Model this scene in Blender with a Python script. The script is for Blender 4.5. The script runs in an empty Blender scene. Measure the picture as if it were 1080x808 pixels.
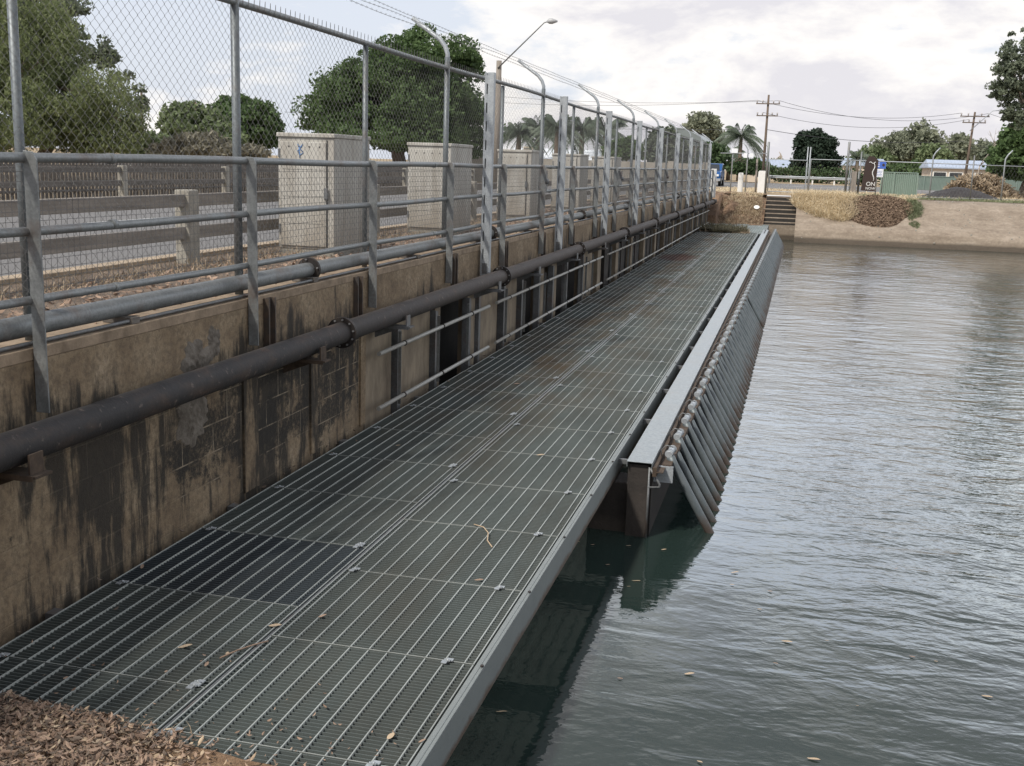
import bpy, math, random
import numpy as np
from mathutils import Vector, Matrix, noise
random.seed(7); rng = np.random.default_rng(7)
PI = math.pi; R_ = math.radians
S = bpy.context.scene
COL = S.collection

# ------------------------------------------------------------------ camera
CP = np.array([1.34403302, -4.86491407, 2.42151509])
CR = np.array([0.96869798, 0.24619343, 0.03182793])
CU = np.array([-0.07843361, 0.18189447, 0.98017498]); CU = CU/np.linalg.norm(CU)
CF = np.array([-0.23552578, 0.95199958, -0.19551065]); CF = CF/np.linalg.norm(CF)
FPX = 1165.15
cam = bpy.data.cameras.new('camera'); co = bpy.data.objects.new('camera', cam); COL.objects.link(co)
m = Matrix(((CR[0], CU[0], -CF[0], CP[0]), (CR[1], CU[1], -CF[1], CP[1]), (CR[2], CU[2], -CF[2], CP[2]), (0, 0, 0, 1)))
co.matrix_world = m
cam.sensor_fit = 'HORIZONTAL'; cam.sensor_width = 36; cam.lens = FPX/1080*36
cam.clip_start = .05; cam.clip_end = 6000
S.camera = co

def ray(x, y): return CF*FPX + CR*(x-540) - CU*(y-404)
def atY(x, y, Y):
    d = ray(x, y); t = (Y-CP[1])/d[1]; return CP+t*d
def X_at(px, Y, py=185): return float(atY(px, py, Y)[0])
def Z_at(px, py, Y): return float(atY(px, py, Y)[2])

# ------------------------------------------------------------------ materials
def mat(name, col=(.5, .5, .5), rough=.6, metal=0., var=.0, vscale=4., col2=None, bump=0., bscale=30., stretch=(1, 1, 1), build=None, spec=None):
    M = bpy.data.materials.new(name); M.use_nodes = True
    nt = M.node_tree; N = nt.nodes; L = nt.links
    b = N['Principled BSDF']
    b.inputs['Base Color'].default_value = (*col, 1); b.inputs['Roughness'].default_value = rough; b.inputs['Metallic'].default_value = metal
    if spec is not None: b.inputs['Specular IOR Level'].default_value = spec
    H = NT(nt)
    if col2 is not None or var:
        c2 = col2 or tuple(c*(1-var) for c in col)
        v = H.map(H.pos(), scale=stretch)
        n = H.noise(v, vscale, 8, .65)
        f = H.ramp(n, [(.35, 0), (.68, 1)])
        L.new(H.mix(f, (*col, 1), (*c2, 1)), b.inputs['Base Color'])
    if bump:
        n = H.noise(H.map(H.pos(), scale=stretch), bscale, 6, .6)
        bp = N.new('ShaderNodeBump'); bp.inputs['Strength'].default_value = bump; bp.inputs['Distance'].default_value = .01
        L.new(n, bp.inputs['Height']); L.new(bp.outputs[0], b.inputs['Normal'])
    if build: build(H, b)
    return M

class NT:
    def __init__(s, nt): s.nt = nt; s.N = nt.nodes; s.L = nt.links
    def _in(s, sock, v):
        if isinstance(v, bpy.types.NodeSocket): s.L.new(v, sock)
        else: sock.default_value = v
    def pos(s):
        g = s.N.new('ShaderNodeNewGeometry'); return g.outputs['Position']
    def map(s, v, loc=(0, 0, 0), rot=(0, 0, 0), scale=(1, 1, 1)):
        n = s.N.new('ShaderNodeMapping'); s.L.new(v, n.inputs[0]); n.inputs[1].default_value = loc; n.inputs[2].default_value = rot; n.inputs[3].default_value = scale; return n.outputs[0]
    def noise(s, v, sc, det=5, ro=.55, dist=0., out=0):
        n = s.N.new('ShaderNodeTexNoise'); s.L.new(v, n.inputs['Vector']); n.inputs['Scale'].default_value = sc; n.inputs['Detail'].default_value = det; n.inputs['Roughness'].default_value = ro; n.inputs['Distortion'].default_value = dist
        return n.outputs[out]
    def ramp(s, v, st, smooth=False):
        n = s.N.new('ShaderNodeValToRGB'); s.L.new(v, n.inputs[0]); e = n.color_ramp.elements
        if smooth: n.color_ramp.interpolation = 'EASE'
        while len(e) < len(st): e.new(.5)
        for i, (p, c) in enumerate(st):
            e[i].position = p; e[i].color = (c, c, c, 1) if not isinstance(c, tuple) else (*c[:3], 1)
        return n.outputs[0]
    def mix(s, f, a, b, mode='MIX'):
        n = s.N.new('ShaderNodeMix'); n.data_type = 'RGBA'; n.blend_type = mode
        s._in(n.inputs[0], f); s._in(n.inputs[6], a if isinstance(a, bpy.types.NodeSocket) or len(a) == 4 else (*a, 1)); s._in(n.inputs[7], b if isinstance(b, bpy.types.NodeSocket) or len(b) == 4 else (*b, 1)); return n.outputs[2]
    def math(s, op, a, b=0., c=None, clamp=False):
        n = s.N.new('ShaderNodeMath'); n.operation = op; n.use_clamp = clamp; s._in(n.inputs[0], a); s._in(n.inputs[1], b)
        if c is not None: s._in(n.inputs[2], c)
        return n.outputs[0]
    def sep(s, v):
        n = s.N.new('ShaderNodeSeparateXYZ'); s.L.new(v, n.inputs[0]); return n.outputs
    def comb(s, x, y, z):
        n = s.N.new('ShaderNodeCombineXYZ'); s._in(n.inputs[0], x); s._in(n.inputs[1], y); s._in(n.inputs[2], z); return n.outputs[0]
    def range(s, v, a, b, c=0., d=1.):
        n = s.N.new('ShaderNodeMapRange'); s._in(n.inputs[0], v)
        for i, k in enumerate((a, b, c, d)): n.inputs[1+i].default_value = k
        n.clamp = True; return n.outputs[0]
    def bump(s, h, st=.5, d=.01, b=None):
        bp = s.N.new('ShaderNodeBump'); bp.inputs['Strength'].default_value = st; bp.inputs['Distance'].default_value = d
        s.L.new(h, bp.inputs['Height'])
        if b is not None: s.L.new(bp.outputs[0], b.inputs['Normal'])
        return bp.outputs[0]
    def rnd(s):
        g = s.N.new('ShaderNodeNewGeometry'); return g.outputs['Random Per Island']

M = {}
def galv_build(c1, c2, rust=.0):
    def f(H, b):
        p = H.pos()
        n1 = H.noise(p, 9, 8, .7); n2 = H.noise(p, 60, 3, .6)
        c = H.mix(H.ramp(n1, [(.35, 0), (.65, 1)]), c1, c2)
        c = H.mix(H.math('MULTIPLY', H.ramp(n2, [(.45, 0), (.6, 1)]), .35), c, tuple(k*.6 for k in c1))
        if rust:
            c = H.mix(H.math('MULTIPLY', H.ramp(H.noise(p, 3.1, 8, .7), [(.52, 0), (.66, 1)]), rust), c, (.13, .07, .04))
        H.L.new(c, b.inputs['Base Color'])
        H.L.new(H.range(n1, .3, .7, .42, .65), b.inputs['Roughness'])
        H.bump(n2, .15, .003, b)
    return f
M['galv'] = mat('galvanised_weathered', metal=.45, build=galv_build((.17, .182, .185), (.25, .262, .262), .4))
M['galv_post'] = mat('galvanised_blue_grey', metal=.4, build=galv_build((.12, .138, .15), (.185, .205, .215), .3))
M['galv_new'] = mat('galvanised_bright', metal=.35, build=galv_build((.33, .36, .385), (.42, .45, .47), .12))
M['galv_dark'] = mat('galvanised_dull', metal=.4, build=galv_build((.13, .14, .145), (.20, .205, .21), .5))
M['wire'] = mat('fence_wire', (.20, .20, .20), .6, .4)
M['mesh_wire'] = mat('weld_mesh_wire', (.12, .12, .12), .6, .4)
def cap_b(H, b):
    p = H.pos(); n = H.noise(p, 45, 2, .5); n2 = H.noise(p, 2.2, 7, .7)
    v = H.N.new('ShaderNodeTexVoronoi'); H.L.new(p, v.inputs['Vector']); v.inputs['Scale'].default_value = 55
    c = H.mix(H.sep(v.outputs['Color'])[0], (.19, .215, .225), (.27, .295, .305))
    c = H.mix(H.ramp(n2, [(.5, 0), (.75, .6)]), c, (.25, .24, .22))
    H.L.new(c, b.inputs['Base Color'])
M['cap'] = mat('spangled_zinc', rough=.42, metal=.35, build=cap_b)
def grate_b(base, stain):
    def f(H, b):
        p = H.pos(); s = H.sep(p)
        g = H.N.new('ShaderNodeNewGeometry'); nz = H.math('ABSOLUTE', H.sep(g.outputs['Normal'])[2])
        n = H.noise(H.map(p, scale=(1, .55, 1)), 1.3, 9, .68)
        c = H.mix(H.ramp(n, [(.40, 0), (.62, 1)]), base, tuple(k*.72 for k in base))
        n3 = H.noise(H.map(p, loc=(3, 1, 0), scale=(1.6, .5, 1)), 1.1, 8, .7)
        near_seam = H.range(H.math('ABSOLUTE', H.math('ADD', s[0], 1.35)), .2, 1.1, 1, 0)
        mid = H.math('MULTIPLY', H.range(s[1], 3, 7, 0, 1), near_seam)
        k = H.math('MULTIPLY', H.ramp(n3, [(.42, 0), (.62, 1)]), H.math('ADD', H.math('MULTIPLY', mid, .65), stain))
        c = H.mix(k, c, (.115, .082, .05))
        # one rust red patch
        d = H.math('ADD', H.math('POWER', H.math('MULTIPLY', H.math('ADD', s[0], 1.72), 1.5), 2), H.math('POWER', H.math('MULTIPLY', H.math('SUBTRACT', s[1], 26.), .62), 2))
        d = H.math('ADD', d, H.math('MULTIPLY', H.noise(p, 2.2, 8, .75), 2.2))
        c = H.mix(H.range(d, 1.35, 1.9, .75, 0), c, (.085, .030, .022))
        H.L.new(c, b.inputs['Base Color'])
        H.L.new(H.range(n, .3, .7, .5, .75), b.inputs['Roughness'])
    return f
M['grate'] = mat('grating_steel', metal=.25, build=grate_b((.118, .140, .136), .17))
M['grate_dark'] = mat('grating_steel_blue', metal=.25, build=grate_b((.064, .080, .092), .10))
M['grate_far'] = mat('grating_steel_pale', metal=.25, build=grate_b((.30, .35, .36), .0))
M['rod'] = mat('twisted_rod_steel', metal=.3, rough=.5, build=grate_b((.43, .46, .44), .12))
def fascia_b(H, b):
    p = H.pos(); s = H.sep(p); n = H.noise(p, 5, 8, .7)
    c = H.mix(n, (.15, .17, .17), (.235, .255, .25))
    k = H.math('ADD', H.range(s[2], -.10, -.18, 0, .6), H.math('MULTIPLY', n, .9))
    c = H.mix(H.range(k, .75, 1.05, 0, .9), c, (.09, .055, .035))
    H.L.new(c, b.inputs['Base Color'])
M['fascia'] = mat('fascia_channel_steel', rough=.6, metal=.15, build=fascia_b)

def pipe_b(H, b):
    p = H.pos(); n = H.noise(H.map(p, scale=(1, .5, 1)), 5, 9, .7); n2 = H.noise(p, 40, 4, .6)
    c = H.ramp(n, [(.32, (.010, .010, .011)), (.5, (.019, .017, .017)), (.60, (.035, .025, .020)), (.70, (.075, .045, .030))])
    ys = H.sep(p)[1]
    c = H.mix(H.math('MULTIPLY', H.range(ys, 2, 8, 0, .75), H.range(n, .62, .42, .5, 1)), c, (.070, .054, .045))
    c = H.mix(H.math('MULTIPLY', H.ramp(n2, [(.5, 0), (.65, 1)]), .35), c, (.03, .025, .022))
    sp = H.noise(p, 16, 6, .7); c = H.mix(H.math('MULTIPLY', H.ramp(sp, [(.60, 0), (.66, 1)]), .6), c, (.15, .12, .10))
    H.L.new(c, b.inputs['Base Color']); H.bump(H.math('ADD', n2, H.math('MULTIPLY', sp, 1.5)), .45, .005, b)
M['pipe'] = mat('rusty_pipe_paint', rough=.74, build=pipe_b)
M['flange'] = mat('flange_black', (.018, .017, .017), .55, .2, col2=(.035, .025, .02), vscale=20)
M['bolt'] = mat('bolt_zinc', (.25, .25, .25), .5, .5)
M['rust'] = mat('rusted_steel', (.080, .055, .036), .85, .0, col2=(.032, .022, .016), vscale=18, bump=.3)
M['dark_steel'] = mat('dark_painted_steel', (.045, .042, .04), .6, .2, col2=(.10, .07, .05), vscale=10)
M['pvc'] = mat('pale_rail_pipe', rough=.5, metal=.2, build=galv_build((.33, .33, .31), (.40, .40, .37), .2))

def wall_b(block, thr=.832):
    def f(H, b):
        p = H.pos(); s = H.sep(p)
        yz = H.comb(s[1], s[2], 0.)
        base = H.noise(p, 2.6, 12, .74); fine = H.noise(p, 28, 8, .72)
        c = H.ramp(base, [(.30, (.115, .082, .050)), (.46, (.205, .150, .092)), (.58, (.265, .203, .130)), (.72, (.38, .305, .215))])
        c = H.mix(H.ramp(fine, [(.40, .55), (.56, 0)]), c, (.075, .057, .04))
        blk = None
        if block:
            br = H.N.new('ShaderNodeTexBrick'); H.L.new(yz, br.inputs['Vector'])
            br.inputs['Scale'].default_value = 1; br.inputs['Mortar Size'].default_value = .0055; br.inputs['Brick Width'].default_value = .40; br.inputs['Row Height'].default_value = .2; br.inputs['Mortar Smooth'].default_value = .3
            blk = br.outputs['Fac']
            low = H.range(s[2], .86, .80, 0, 1)
            blk = H.math('MULTIPLY', blk, low)
            H2 = H.math('MULTIPLY', H.ramp(H.noise(p, 5.3, 9, .75), [(.40, .0), (.56, 1)]), blk)
            cm = H2
        # vertical streaks
        st = H.noise(H.comb(H.math('MULTIPLY', s[1], 7.), H.math('MULTIPLY', s[2], 1.1), 3.1), 1.0, 9, .70)
        big = H.noise(H.comb(H.math('MULTIPLY', s[1], 1.0), H.math('MULTIPLY', s[2], .6), 9.), 1.0, 5, .6)
        hmod = H.range(s[2], 1.38, .95, 0., 1.)
        k = H.math('ADD', H.math('MULTIPLY', st, .75), H.math('MULTIPLY', big, .65))
        k = H.math('ADD', k, H.math('MULTIPLY', hmod, .16))
        c = H.mix(H.math('MULTIPLY', H.range(k, thr, thr+.08, 0, 1), .90), c, (.018, .016, .013))
        if block:
            # black mould growth on the blocks, strongest between 1.2 and 4.4 m
            g = H.noise(H.comb(s[1], s[2], 1.7), 2.4, 9, .72)
            yr = H.math('MULTIPLY', H.range(s[1], .9, 1.7, 0, 1), H.range(s[2], 1.0, .8, 0, 1))
            bot = H.range(s[2], .05, .3, -.12, .02)
            kk = H.math('ADD', H.math('ADD', g, bot), H.math('MULTIPLY', yr, .095)); kk = H.math('ADD', kk, H.math('MULTIPLY', H.math('SUBTRACT', H.noise(p, 11, 9, .8), .5), .50))
            kk = H.math('SUBTRACT', kk, H.range(s[1], 1.1, .3, 0, .15))
            mold = H.math('MULTIPLY', H.range(kk, .53, .62, 0, .95), H.range(s[2], .92, .84, 0, 1))
            mold = H.math('MULTIPLY', mold, H.range(H.noise(p, 34, 6, .75), .36, .52, .62, 1))
            # clean pilaster strips
            for yc, w in ((2.33, .11), (3.44, .08), (4.5, .06), (-.05, .1)):
                d = H.math('ABSOLUTE', H.math('SUBTRACT', s[1], yc))
                mold = H.math('MULTIPLY', mold, H.range(d, w*.8, w*1.3, .12, 1))
            c = H.mix(mold, c, (.016, .014, .011))
            c = H.mix(H.math('MULTIPLY', H.math('MULTIPLY', cm, .85), H.math('ADD', H.math('MULTIPLY', mold, .85), .12)), c, (.34, .28, .20))
        H.L.new(c, b.inputs['Base Color'])
        h = H.math('ADD', fine, base)
        if block: h = H.math('SUBTRACT', h, H.math('MULTIPLY', blk, .5))
        H.bump(h, .6, .012, b)
    return f
M['wall'] = mat('stained_block_wall', rough=.9, build=wall_b(True))
M['wall_beam'] = mat('stained_concrete_beam', rough=.9, build=wall_b(False))
M['pilaster'] = mat('stained_pilaster', rough=.9, build=wall_b(False, .86))
M['coping'] = mat('coping_concrete', (.30, .23, .16), .9, col2=(.15, .112, .075), vscale=7, bump=.5)
M['panel'] = mat('gate_panel_concrete', (.25, .205, .145), .85, col2=(.12, .095, .068), vscale=4, bump=.3, stretch=(1, 1.5, .6))
M['dark_conc'] = mat('dark_concrete', (.030, .026, .022), .8, col2=(.013, .012, .011), vscale=3, bump=.5)  # near-black concrete for channel bed, recess back, beam and riser strips
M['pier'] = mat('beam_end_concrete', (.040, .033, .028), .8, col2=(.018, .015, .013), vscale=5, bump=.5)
M['patch'] = mat('mortar_patch', (.17, .15, .125), .9, col2=(.065, .053, .040), vscale=11, bump=.9)
def bank_b(H, b):
    p = H.pos(); s = H.sep(p); n = H.noise(H.map(p, scale=(.7, 1, 1.6)), 1.3, 12, .78); f = H.noise(p, 9, 8, .78)
    c = H.ramp(n, [(.32, (.15, .118, .088)), (.45, (.24, .195, .15)), (.55, (.30, .25, .195)), (.68, (.39, .33, .27))])
    c = H.mix(H.ramp(f, [(.4, .5), (.62, 0)]), c, (.15, .12, .09))
    wet = H.math('ADD', H.range(s[2], -.62, -.28, 1, 0), H.math('MULTIPLY', H.math('SUBTRACT', n, .5), .8))
    c = H.mix(H.range(wet, .3, .6, 0, .85), c, (.06, .048, .036))
    H.L.new(c, b.inputs['Base Color']); H.bump(f, .6, .03, b)
M['bank'] = mat('bank_concrete', rough=.92, build=bank_b)
def soil_b(c1, c2, c3, sc=2.):
    def f(H, b):
        p = H.pos(); n = H.noise(p, sc, 12, .75); g = H.noise(p, sc*14, 6, .7)
        c = H.ramp(n, [(.33, c1), (.5, c2), (.67, c3)])
        c = H.mix(H.ramp(g, [(.38, .6), (.6, 0)]), c, tuple(k*.4 for k in c1))
        H.L.new(c, b.inputs['Base Color']); H.bump(g, .8, .03, b)
    return f
M['soil'] = mat('brown_soil', rough=.95, build=soil_b((.10, .065, .04), (.19, .12, .075), (.33, .22, .14)))
M['near_soil'] = mat('pale_sandy_soil', rough=.95, build=soil_b((.14, .085, .05), (.27, .17, .10), (.40, .28, .17), 5))
M['drygrass_ground'] = mat('dry_verge_ground', rough=.95, build=soil_b((.22, .17, .10), (.36, .27, .16), (.46, .35, .22), .5))
M['path'] = mat('footpath_dirt', rough=.95, build=soil_b((.12, .09, .07), (.20, .15, .11), (.30, .23, .17), 3))
def asph_b(H, b):
    p = H.pos(); n = H.noise(p, .7, 8, .6); g = H.noise(p, 45, 4, .8)
    c = H.mix(n, (.145, .142, .138), (.215, .208, .20)); c = H.mix(H.ramp(g, [(.4, .5), (.62, 0)]), c, (.05, .05, .055))
    H.L.new(c, b.inputs['Base Color']); H.bump(g, .5, .01, b)
M['asphalt'] = mat('grey_asphalt', rough=.85, build=asph_b)
M['kerb'] = mat('kerb_concrete', (.40, .32, .23), .9, var=.35, vscale=5)
M['paint'] = mat('road_paint', (.7, .7, .68), .7, var=.3, vscale=8)
M['timber'] = mat('weathered_timber', (.26, .235, .205), .9, col2=(.14, .125, .11), vscale=3, stretch=(3, .4, 6), bump=.4)
M['timber_dark'] = mat('dark_weathered_timber', (.15, .135, .12), .9, col2=(.07, .062, .055), vscale=3, stretch=(3, .4, 6), bump=.4)
M['post_conc'] = mat('post_concrete', (.33, .315, .275), .9, col2=(.20, .185, .155), vscale=7, bump=.5)
def cab_b(H, b):
    p = H.pos(); s = H.sep(p); n = H.noise(H.map(p, scale=(6, 6, .9)), 1.2, 8, .7); g = H.noise(p, 30, 5, .6)
    c = H.mix(H.ramp(n, [(.40, 0), (.68, 1)]), (.43, .42, .385), (.27, .25, .215))
    c = H.mix(H.math('MULTIPLY', H.range(s[2], 1.95, 1.4, 0, 1.1), n), c, (.22, .18, .13))
    H.L.new(c, b.inputs['Base Color']); H.bump(g, .2, .004, b)
M['cabinet'] = mat('cabinet_grey_paint', rough=.6, build=cab_b)
M['cabinet_gap'] = mat('cabinet_gap_rubber', (.05, .05, .05), .8)
M['cab_side'] = mat('cabinet_side_shade', (.30, .295, .28), .65, col2=(.2, .195, .18), vscale=3)  # darker copy of the cabinet paint, side shade put in colour; unused
M['blue_paint'] = mat('faded_blue_spray', (.10, .22, .45), .6)
M['bark'] = mat('tree_bark', (.22, .17, .13), .9, col2=(.10, .08, .06), vscale=6, bump=.6, stretch=(3, 3, .5))
M['pale_bark'] = mat('gum_bark', (.42, .37, .31), .85, col2=(.22, .19, .16), vscale=4, stretch=(2, 2, .4))
M['pole'] = mat('pole_timber', (.16, .12, .09), .9, col2=(.085, .065, .05), vscale=5, stretch=(4, 4, .4))
M['pole_grey'] = mat('pole_grey_timber', (.27, .24, .21), .9, col2=(.17, .15, .13), vscale=5, stretch=(4, 4, .4))
def leafmat(name, a, b2, tr=.25, rough=.65):
    def f(H, b):
        r = H.rnd(); n = H.noise(H.pos(), .9, 3, .5)
        k = H.math('ADD', H.math('MULTIPLY', r, .55), H.math('MULTIPLY', n, .5))
        H.L.new(H.mix(k, a, b2), b.inputs['Base Color'])
        t = H.N.new('ShaderNodeBsdfTranslucent'); H.L.new(H.mix(k, tuple(x*1.3 for x in a), tuple(x*1.3 for x in b2)), t.inputs[0])
        mx = H.N.new('ShaderNodeMixShader'); mx.inputs[0].default_value = tr
        o = H.N['Material Output']; H.L.new(b.outputs[0], mx.inputs[1]); H.L.new(t.outputs[0], mx.inputs[2]); H.L.new(mx.outputs[0], o.inputs[0])
    return mat(name, rough=rough, build=f, spec=.25)
M['leaf_dark'] = leafmat('foliage_dark', (.035, .065, .026), (.115, .175, .065), .3)
M['leaf_mid'] = leafmat('foliage_mid', (.08, .115, .055), (.20, .245, .125), .3)
M['leaf_pepper'] = leafmat('foliage_weeping', (.075, .105, .045), (.235, .265, .13), .4)
M['leaf_gum'] = leafmat('foliage_gum', (.13, .15, .105), (.31, .33, .24), .35)  # pale gum leaves, lightened further in place of distance haze
M['leaf_gumdk'] = leafmat('foliage_gum_dark', (.065, .085, .06), (.19, .22, .15), .3)  # darker gum leaf colour, used for whole crowns
M['leaf_fir'] = leafmat('foliage_fir', (.012, .024, .016), (.035, .055, .035), .1)
M['leaf_palm'] = leafmat('foliage_palm', (.05, .075, .055), (.16, .195, .14), .15, .5)
M['debris'] = leafmat('dried_weed', (.06, .06, .04), (.18, .165, .11))
M['leaf_grey'] = leafmat('foliage_greybrown', (.12, .115, .085), (.25, .235, .18))
M['leaf_hedge'] = leafmat('foliage_hedge', (.03, .055, .025), (.085, .13, .055))
M['weed'] = leafmat('weed_green', (.10, .13, .07), (.24, .26, .15))
M['straw'] = leafmat('dry_straw', (.46, .38, .25), (.76, .66, .48))
M['brush'] = leafmat('dry_brushwood', (.20, .15, .10), (.42, .34, .24), .1)
M['mulch'] = leafmat('bark_mulch', (.09, .060, .042), (.30, .22, .155), 0, .9)
M['litter'] = leafmat('dead_leaves', (.10, .062, .044), (.48, .35, .26), .1, .8)
M['litter3'] = leafmat('grey_dead_leaves', (.05, .038, .03), (.24, .19, .15), .1, .85)
M['litter2'] = leafmat('pale_dead_leaves', (.34, .25, .17), (.58, .47, .33), .1, .8)
M['tarp'] = mat('black_mound', (.020, .018, .020), .9, col2=(.042, .038, .038), vscale=1.5, bump=.4, bscale=3)
M['green_fence'] = mat('green_sheet_steel', (.17, .24, .20), .55, .0, col2=(.21, .28, .24), vscale=1)
M['green_far'] = mat('faded_green_sheet', (.16, .22, .19), .6, col2=(.20, .25, .22), vscale=1)
M['roof_white'] = mat('white_sheet_roof', (.72, .76, .80), .45, var=.1, vscale=1)
M['roof_blue'] = mat('blue_grey_roof', (.34, .40, .50), .5, var=.15, vscale=1)
M['roof_green'] = mat('grey_green_curved_roof', (.19, .215, .21), .5, var=.15, vscale=1)
M['roof_dark'] = mat('dark_tiled_roof', (.10, .10, .11), .7, var=.3, vscale=3)
M['beige'] = mat('beige_wall', (.52, .44, .33), .85, var=.15, vscale=2)
M['cream'] = mat('cream_wall', (.60, .52, .43), .85, var=.1, vscale=1)
M['fence_beige'] = mat('block_boundary_wall', (.40, .37, .32), .9, col2=(.29, .265, .225), vscale=1.2, bump=.3)
M['glass'] = mat('window_dark_glass', (.03, .035, .04), .15)
M['white'] = mat('white_paint', (.74, .74, .72), .5, var=.12, vscale=6)
M['sign_blue'] = mat('sign_blue', (.05, .13, .50), .5)
M['banner'] = mat('banner_brown', (.035, .02, .016), .6)
M['white_sign'] = mat('sign_white', (.75, .78, .82), .5)
M['car_blue'] = mat('car_blue_paint', (.025, .10, .28), .25, .3)
M['car_silver'] = mat('car_silver_paint', (.45, .47, .5), .3, .5)
M['tyre'] = mat('tyre_rubber', (.015, .015, .015), .8)
M['cable'] = mat('cable_black', (.05, .05, .055), .6)
M['insul'] = mat('insulator', (.35, .33, .32), .4)
M['lamp_head'] = mat('lamp_head_grey', (.38, .39, .40), .5)
def tube_b(H, b):
    p = H.pos(); s = H.sep(p); n = H.noise(H.map(p, scale=(1, 1, .5)), 6, 8, .7); r = H.rnd()
    c = H.mix(H.ramp(n, [(.35, 0), (.65, 1)]), (.080, .098, .105), (.135, .155, .165))
    k = H.math('ADD', H.range(s[2], -.28, -.66, 0, .75), H.math('MULTIPLY', H.math('SUBTRACT', n, .5), 1.3))
    c = H.mix(H.range(k, .34, .70, 0, .88), c, (.058, .040, .030))
    H.L.new(c, b.inputs['Base Color']); H.L.new(H.range(n, .3, .7, .38, .6), b.inputs['Roughness'])
M['tube'] = mat('rack_tube_steel', rough=.45, metal=.3, build=tube_b)
def water_b(H, b):
    p = H.pos(); s = H.sep(p)
    v = H.map(p, rot=(0, 0, R_(-16)), scale=(1.25, 2.5, 1))
    a = H.noise(v, 1.12, 3.5, .52, .5)
    v2 = H.map(p, rot=(0, 0, R_(9)), scale=(1.4, 2.1, 1)); c = H.noise(v2, 4.6, 3, .55, .2)
    v3 = H.map(p, rot=(0, 0, R_(-28)), scale=(1, 1.5, 1)); d = H.noise(v3, .45, 2, .5)
    calm = H.math('MULTIPLY', H.range(H.sep(p)[0], .3, 2.2, .35, 1.), H.range(H.sep(p)[1], .5, 6., .42, .85))
    h = H.math('ADD', H.math('MULTIPLY', a, 1.0), H.math('ADD', H.math('MULTIPLY', c, .27), H.math('MULTIPLY', d, .9)))
    patch = H.range(H.noise(H.map(p, rot=(0, 0, .4), scale=(1, .6, 1)), .22, 3, .6), .38, .62, .55, 1.25)
    h = H.math('MULTIPLY', H.math('MULTIPLY', h, calm), patch)
    H.bump(h, 1.0, .047, b)
    b.inputs['Base Color'].default_value = (.016, .027, .024, 1); b.inputs['Roughness'].default_value = .03; b.inputs['IOR'].default_value = 1.44
M['water'] = mat('channel_water', build=water_b)

# ------------------------------------------------------------------ mesh builder
class MB:
    def __init__(s): s.v = []; s.f = []; s.sm = []; s.mi = []; s.cur = 0
    def add(s, vs, fs, smooth=False):
        o = len(s.v); s.v += [tuple(map(float, v)) for v in vs]
        for f in fs: s.f.append([i+o for i in f]); s.sm.append(smooth); s.mi.append(s.cur)
        return s
    def box(s, x0, x1, y0, y1, z0, z1):
        v = [(x, y, z) for z in (z0, z1) for y in (y0, y1) for x in (x0, x1)]
        return s.add(v, [(0, 2, 3, 1), (4, 5, 7, 6), (0, 1, 5, 4), (2, 6, 7, 3), (0, 4, 6, 2), (1, 3, 7, 5)])
    def prism(s, pts, axis, a, b):   # pts 2D polygon extruded along axis
        n = len(pts)
        def mk(p, t):
            return {'x': (t, p[0], p[1]), 'y': (p[0], t, p[1]), 'z': (p[0], p[1], t)}[axis]
        v = [mk(p, a) for p in pts]+[mk(p, b) for p in pts]
        return s.add(v, [tuple(range(n))[::-1], tuple(range(n, 2*n))]+[(i, (i+1) % n, n+(i+1) % n, n+i) for i in range(n)])
    def tube(s, pts, r, n=8, caps=True, smooth=True):
        pts = [Vector(p) for p in pts]; rs = r if isinstance(r, (list, tuple)) else [r]*len(pts)
        vs = []; prev = None
        for i, p in enumerate(pts):
            if i == 0: t = pts[1]-pts[0]
            elif i == len(pts)-1: t = pts[-1]-pts[-2]
            else: t = (pts[i+1]-pts[i]).normalized()+(pts[i]-pts[i-1]).normalized()
            t.normalize()
            if prev is None:
                u = t.cross(Vector((0, 0, 1)) if abs(t.z) < .9 else Vector((1, 0, 0))).normalized()
            else: u = (prev-t*prev.dot(t)).normalized()
            prev = u; w = t.cross(u)
            for k in range(n):
                a = 2*PI*k/n; vs.append(p+(u*math.cos(a)+w*math.sin(a))*rs[i])
        fs = []
        for i in range(len(pts)-1):
            for k in range(n): fs.append((i*n+k, i*n+(k+1) % n, (i+1)*n+(k+1) % n, (i+1)*n+k))
        s.add(vs, fs, smooth)
        if caps:
            o = len(s.v)-len(vs)
            s.f.append([o+k for k in range(n)][::-1]); s.sm.append(False); s.mi.append(s.cur)
            s.f.append([o+(len(pts)-1)*n+k for k in range(n)]); s.sm.append(False); s.mi.append(s.cur)
        return s
    def build(s, name, material, parent=None, bevel=0., label=None, seg=2):
        me = bpy.data.meshes.new(name); me.from_pydata(s.v, [], s.f)
        me.polygons.foreach_set('use_smooth', s.sm)
        mats = material if isinstance(material, list) else [material]
        for k in mats: me.materials.append(M[k])
        if len(mats) > 1: me.polygons.foreach_set('material_index', s.mi)
        me.update()
        o = bpy.data.objects.new(name, me); COL.objects.link(o)
        if parent is not None: put(o, parent)
        if bevel:
            b = o.modifiers.new('bevel', 'BEVEL'); b.width = bevel; b.segments = seg; b.limit_method = 'ANGLE'; b.angle_limit = R_(40)
        if label: o['label'] = label
        return o
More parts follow.
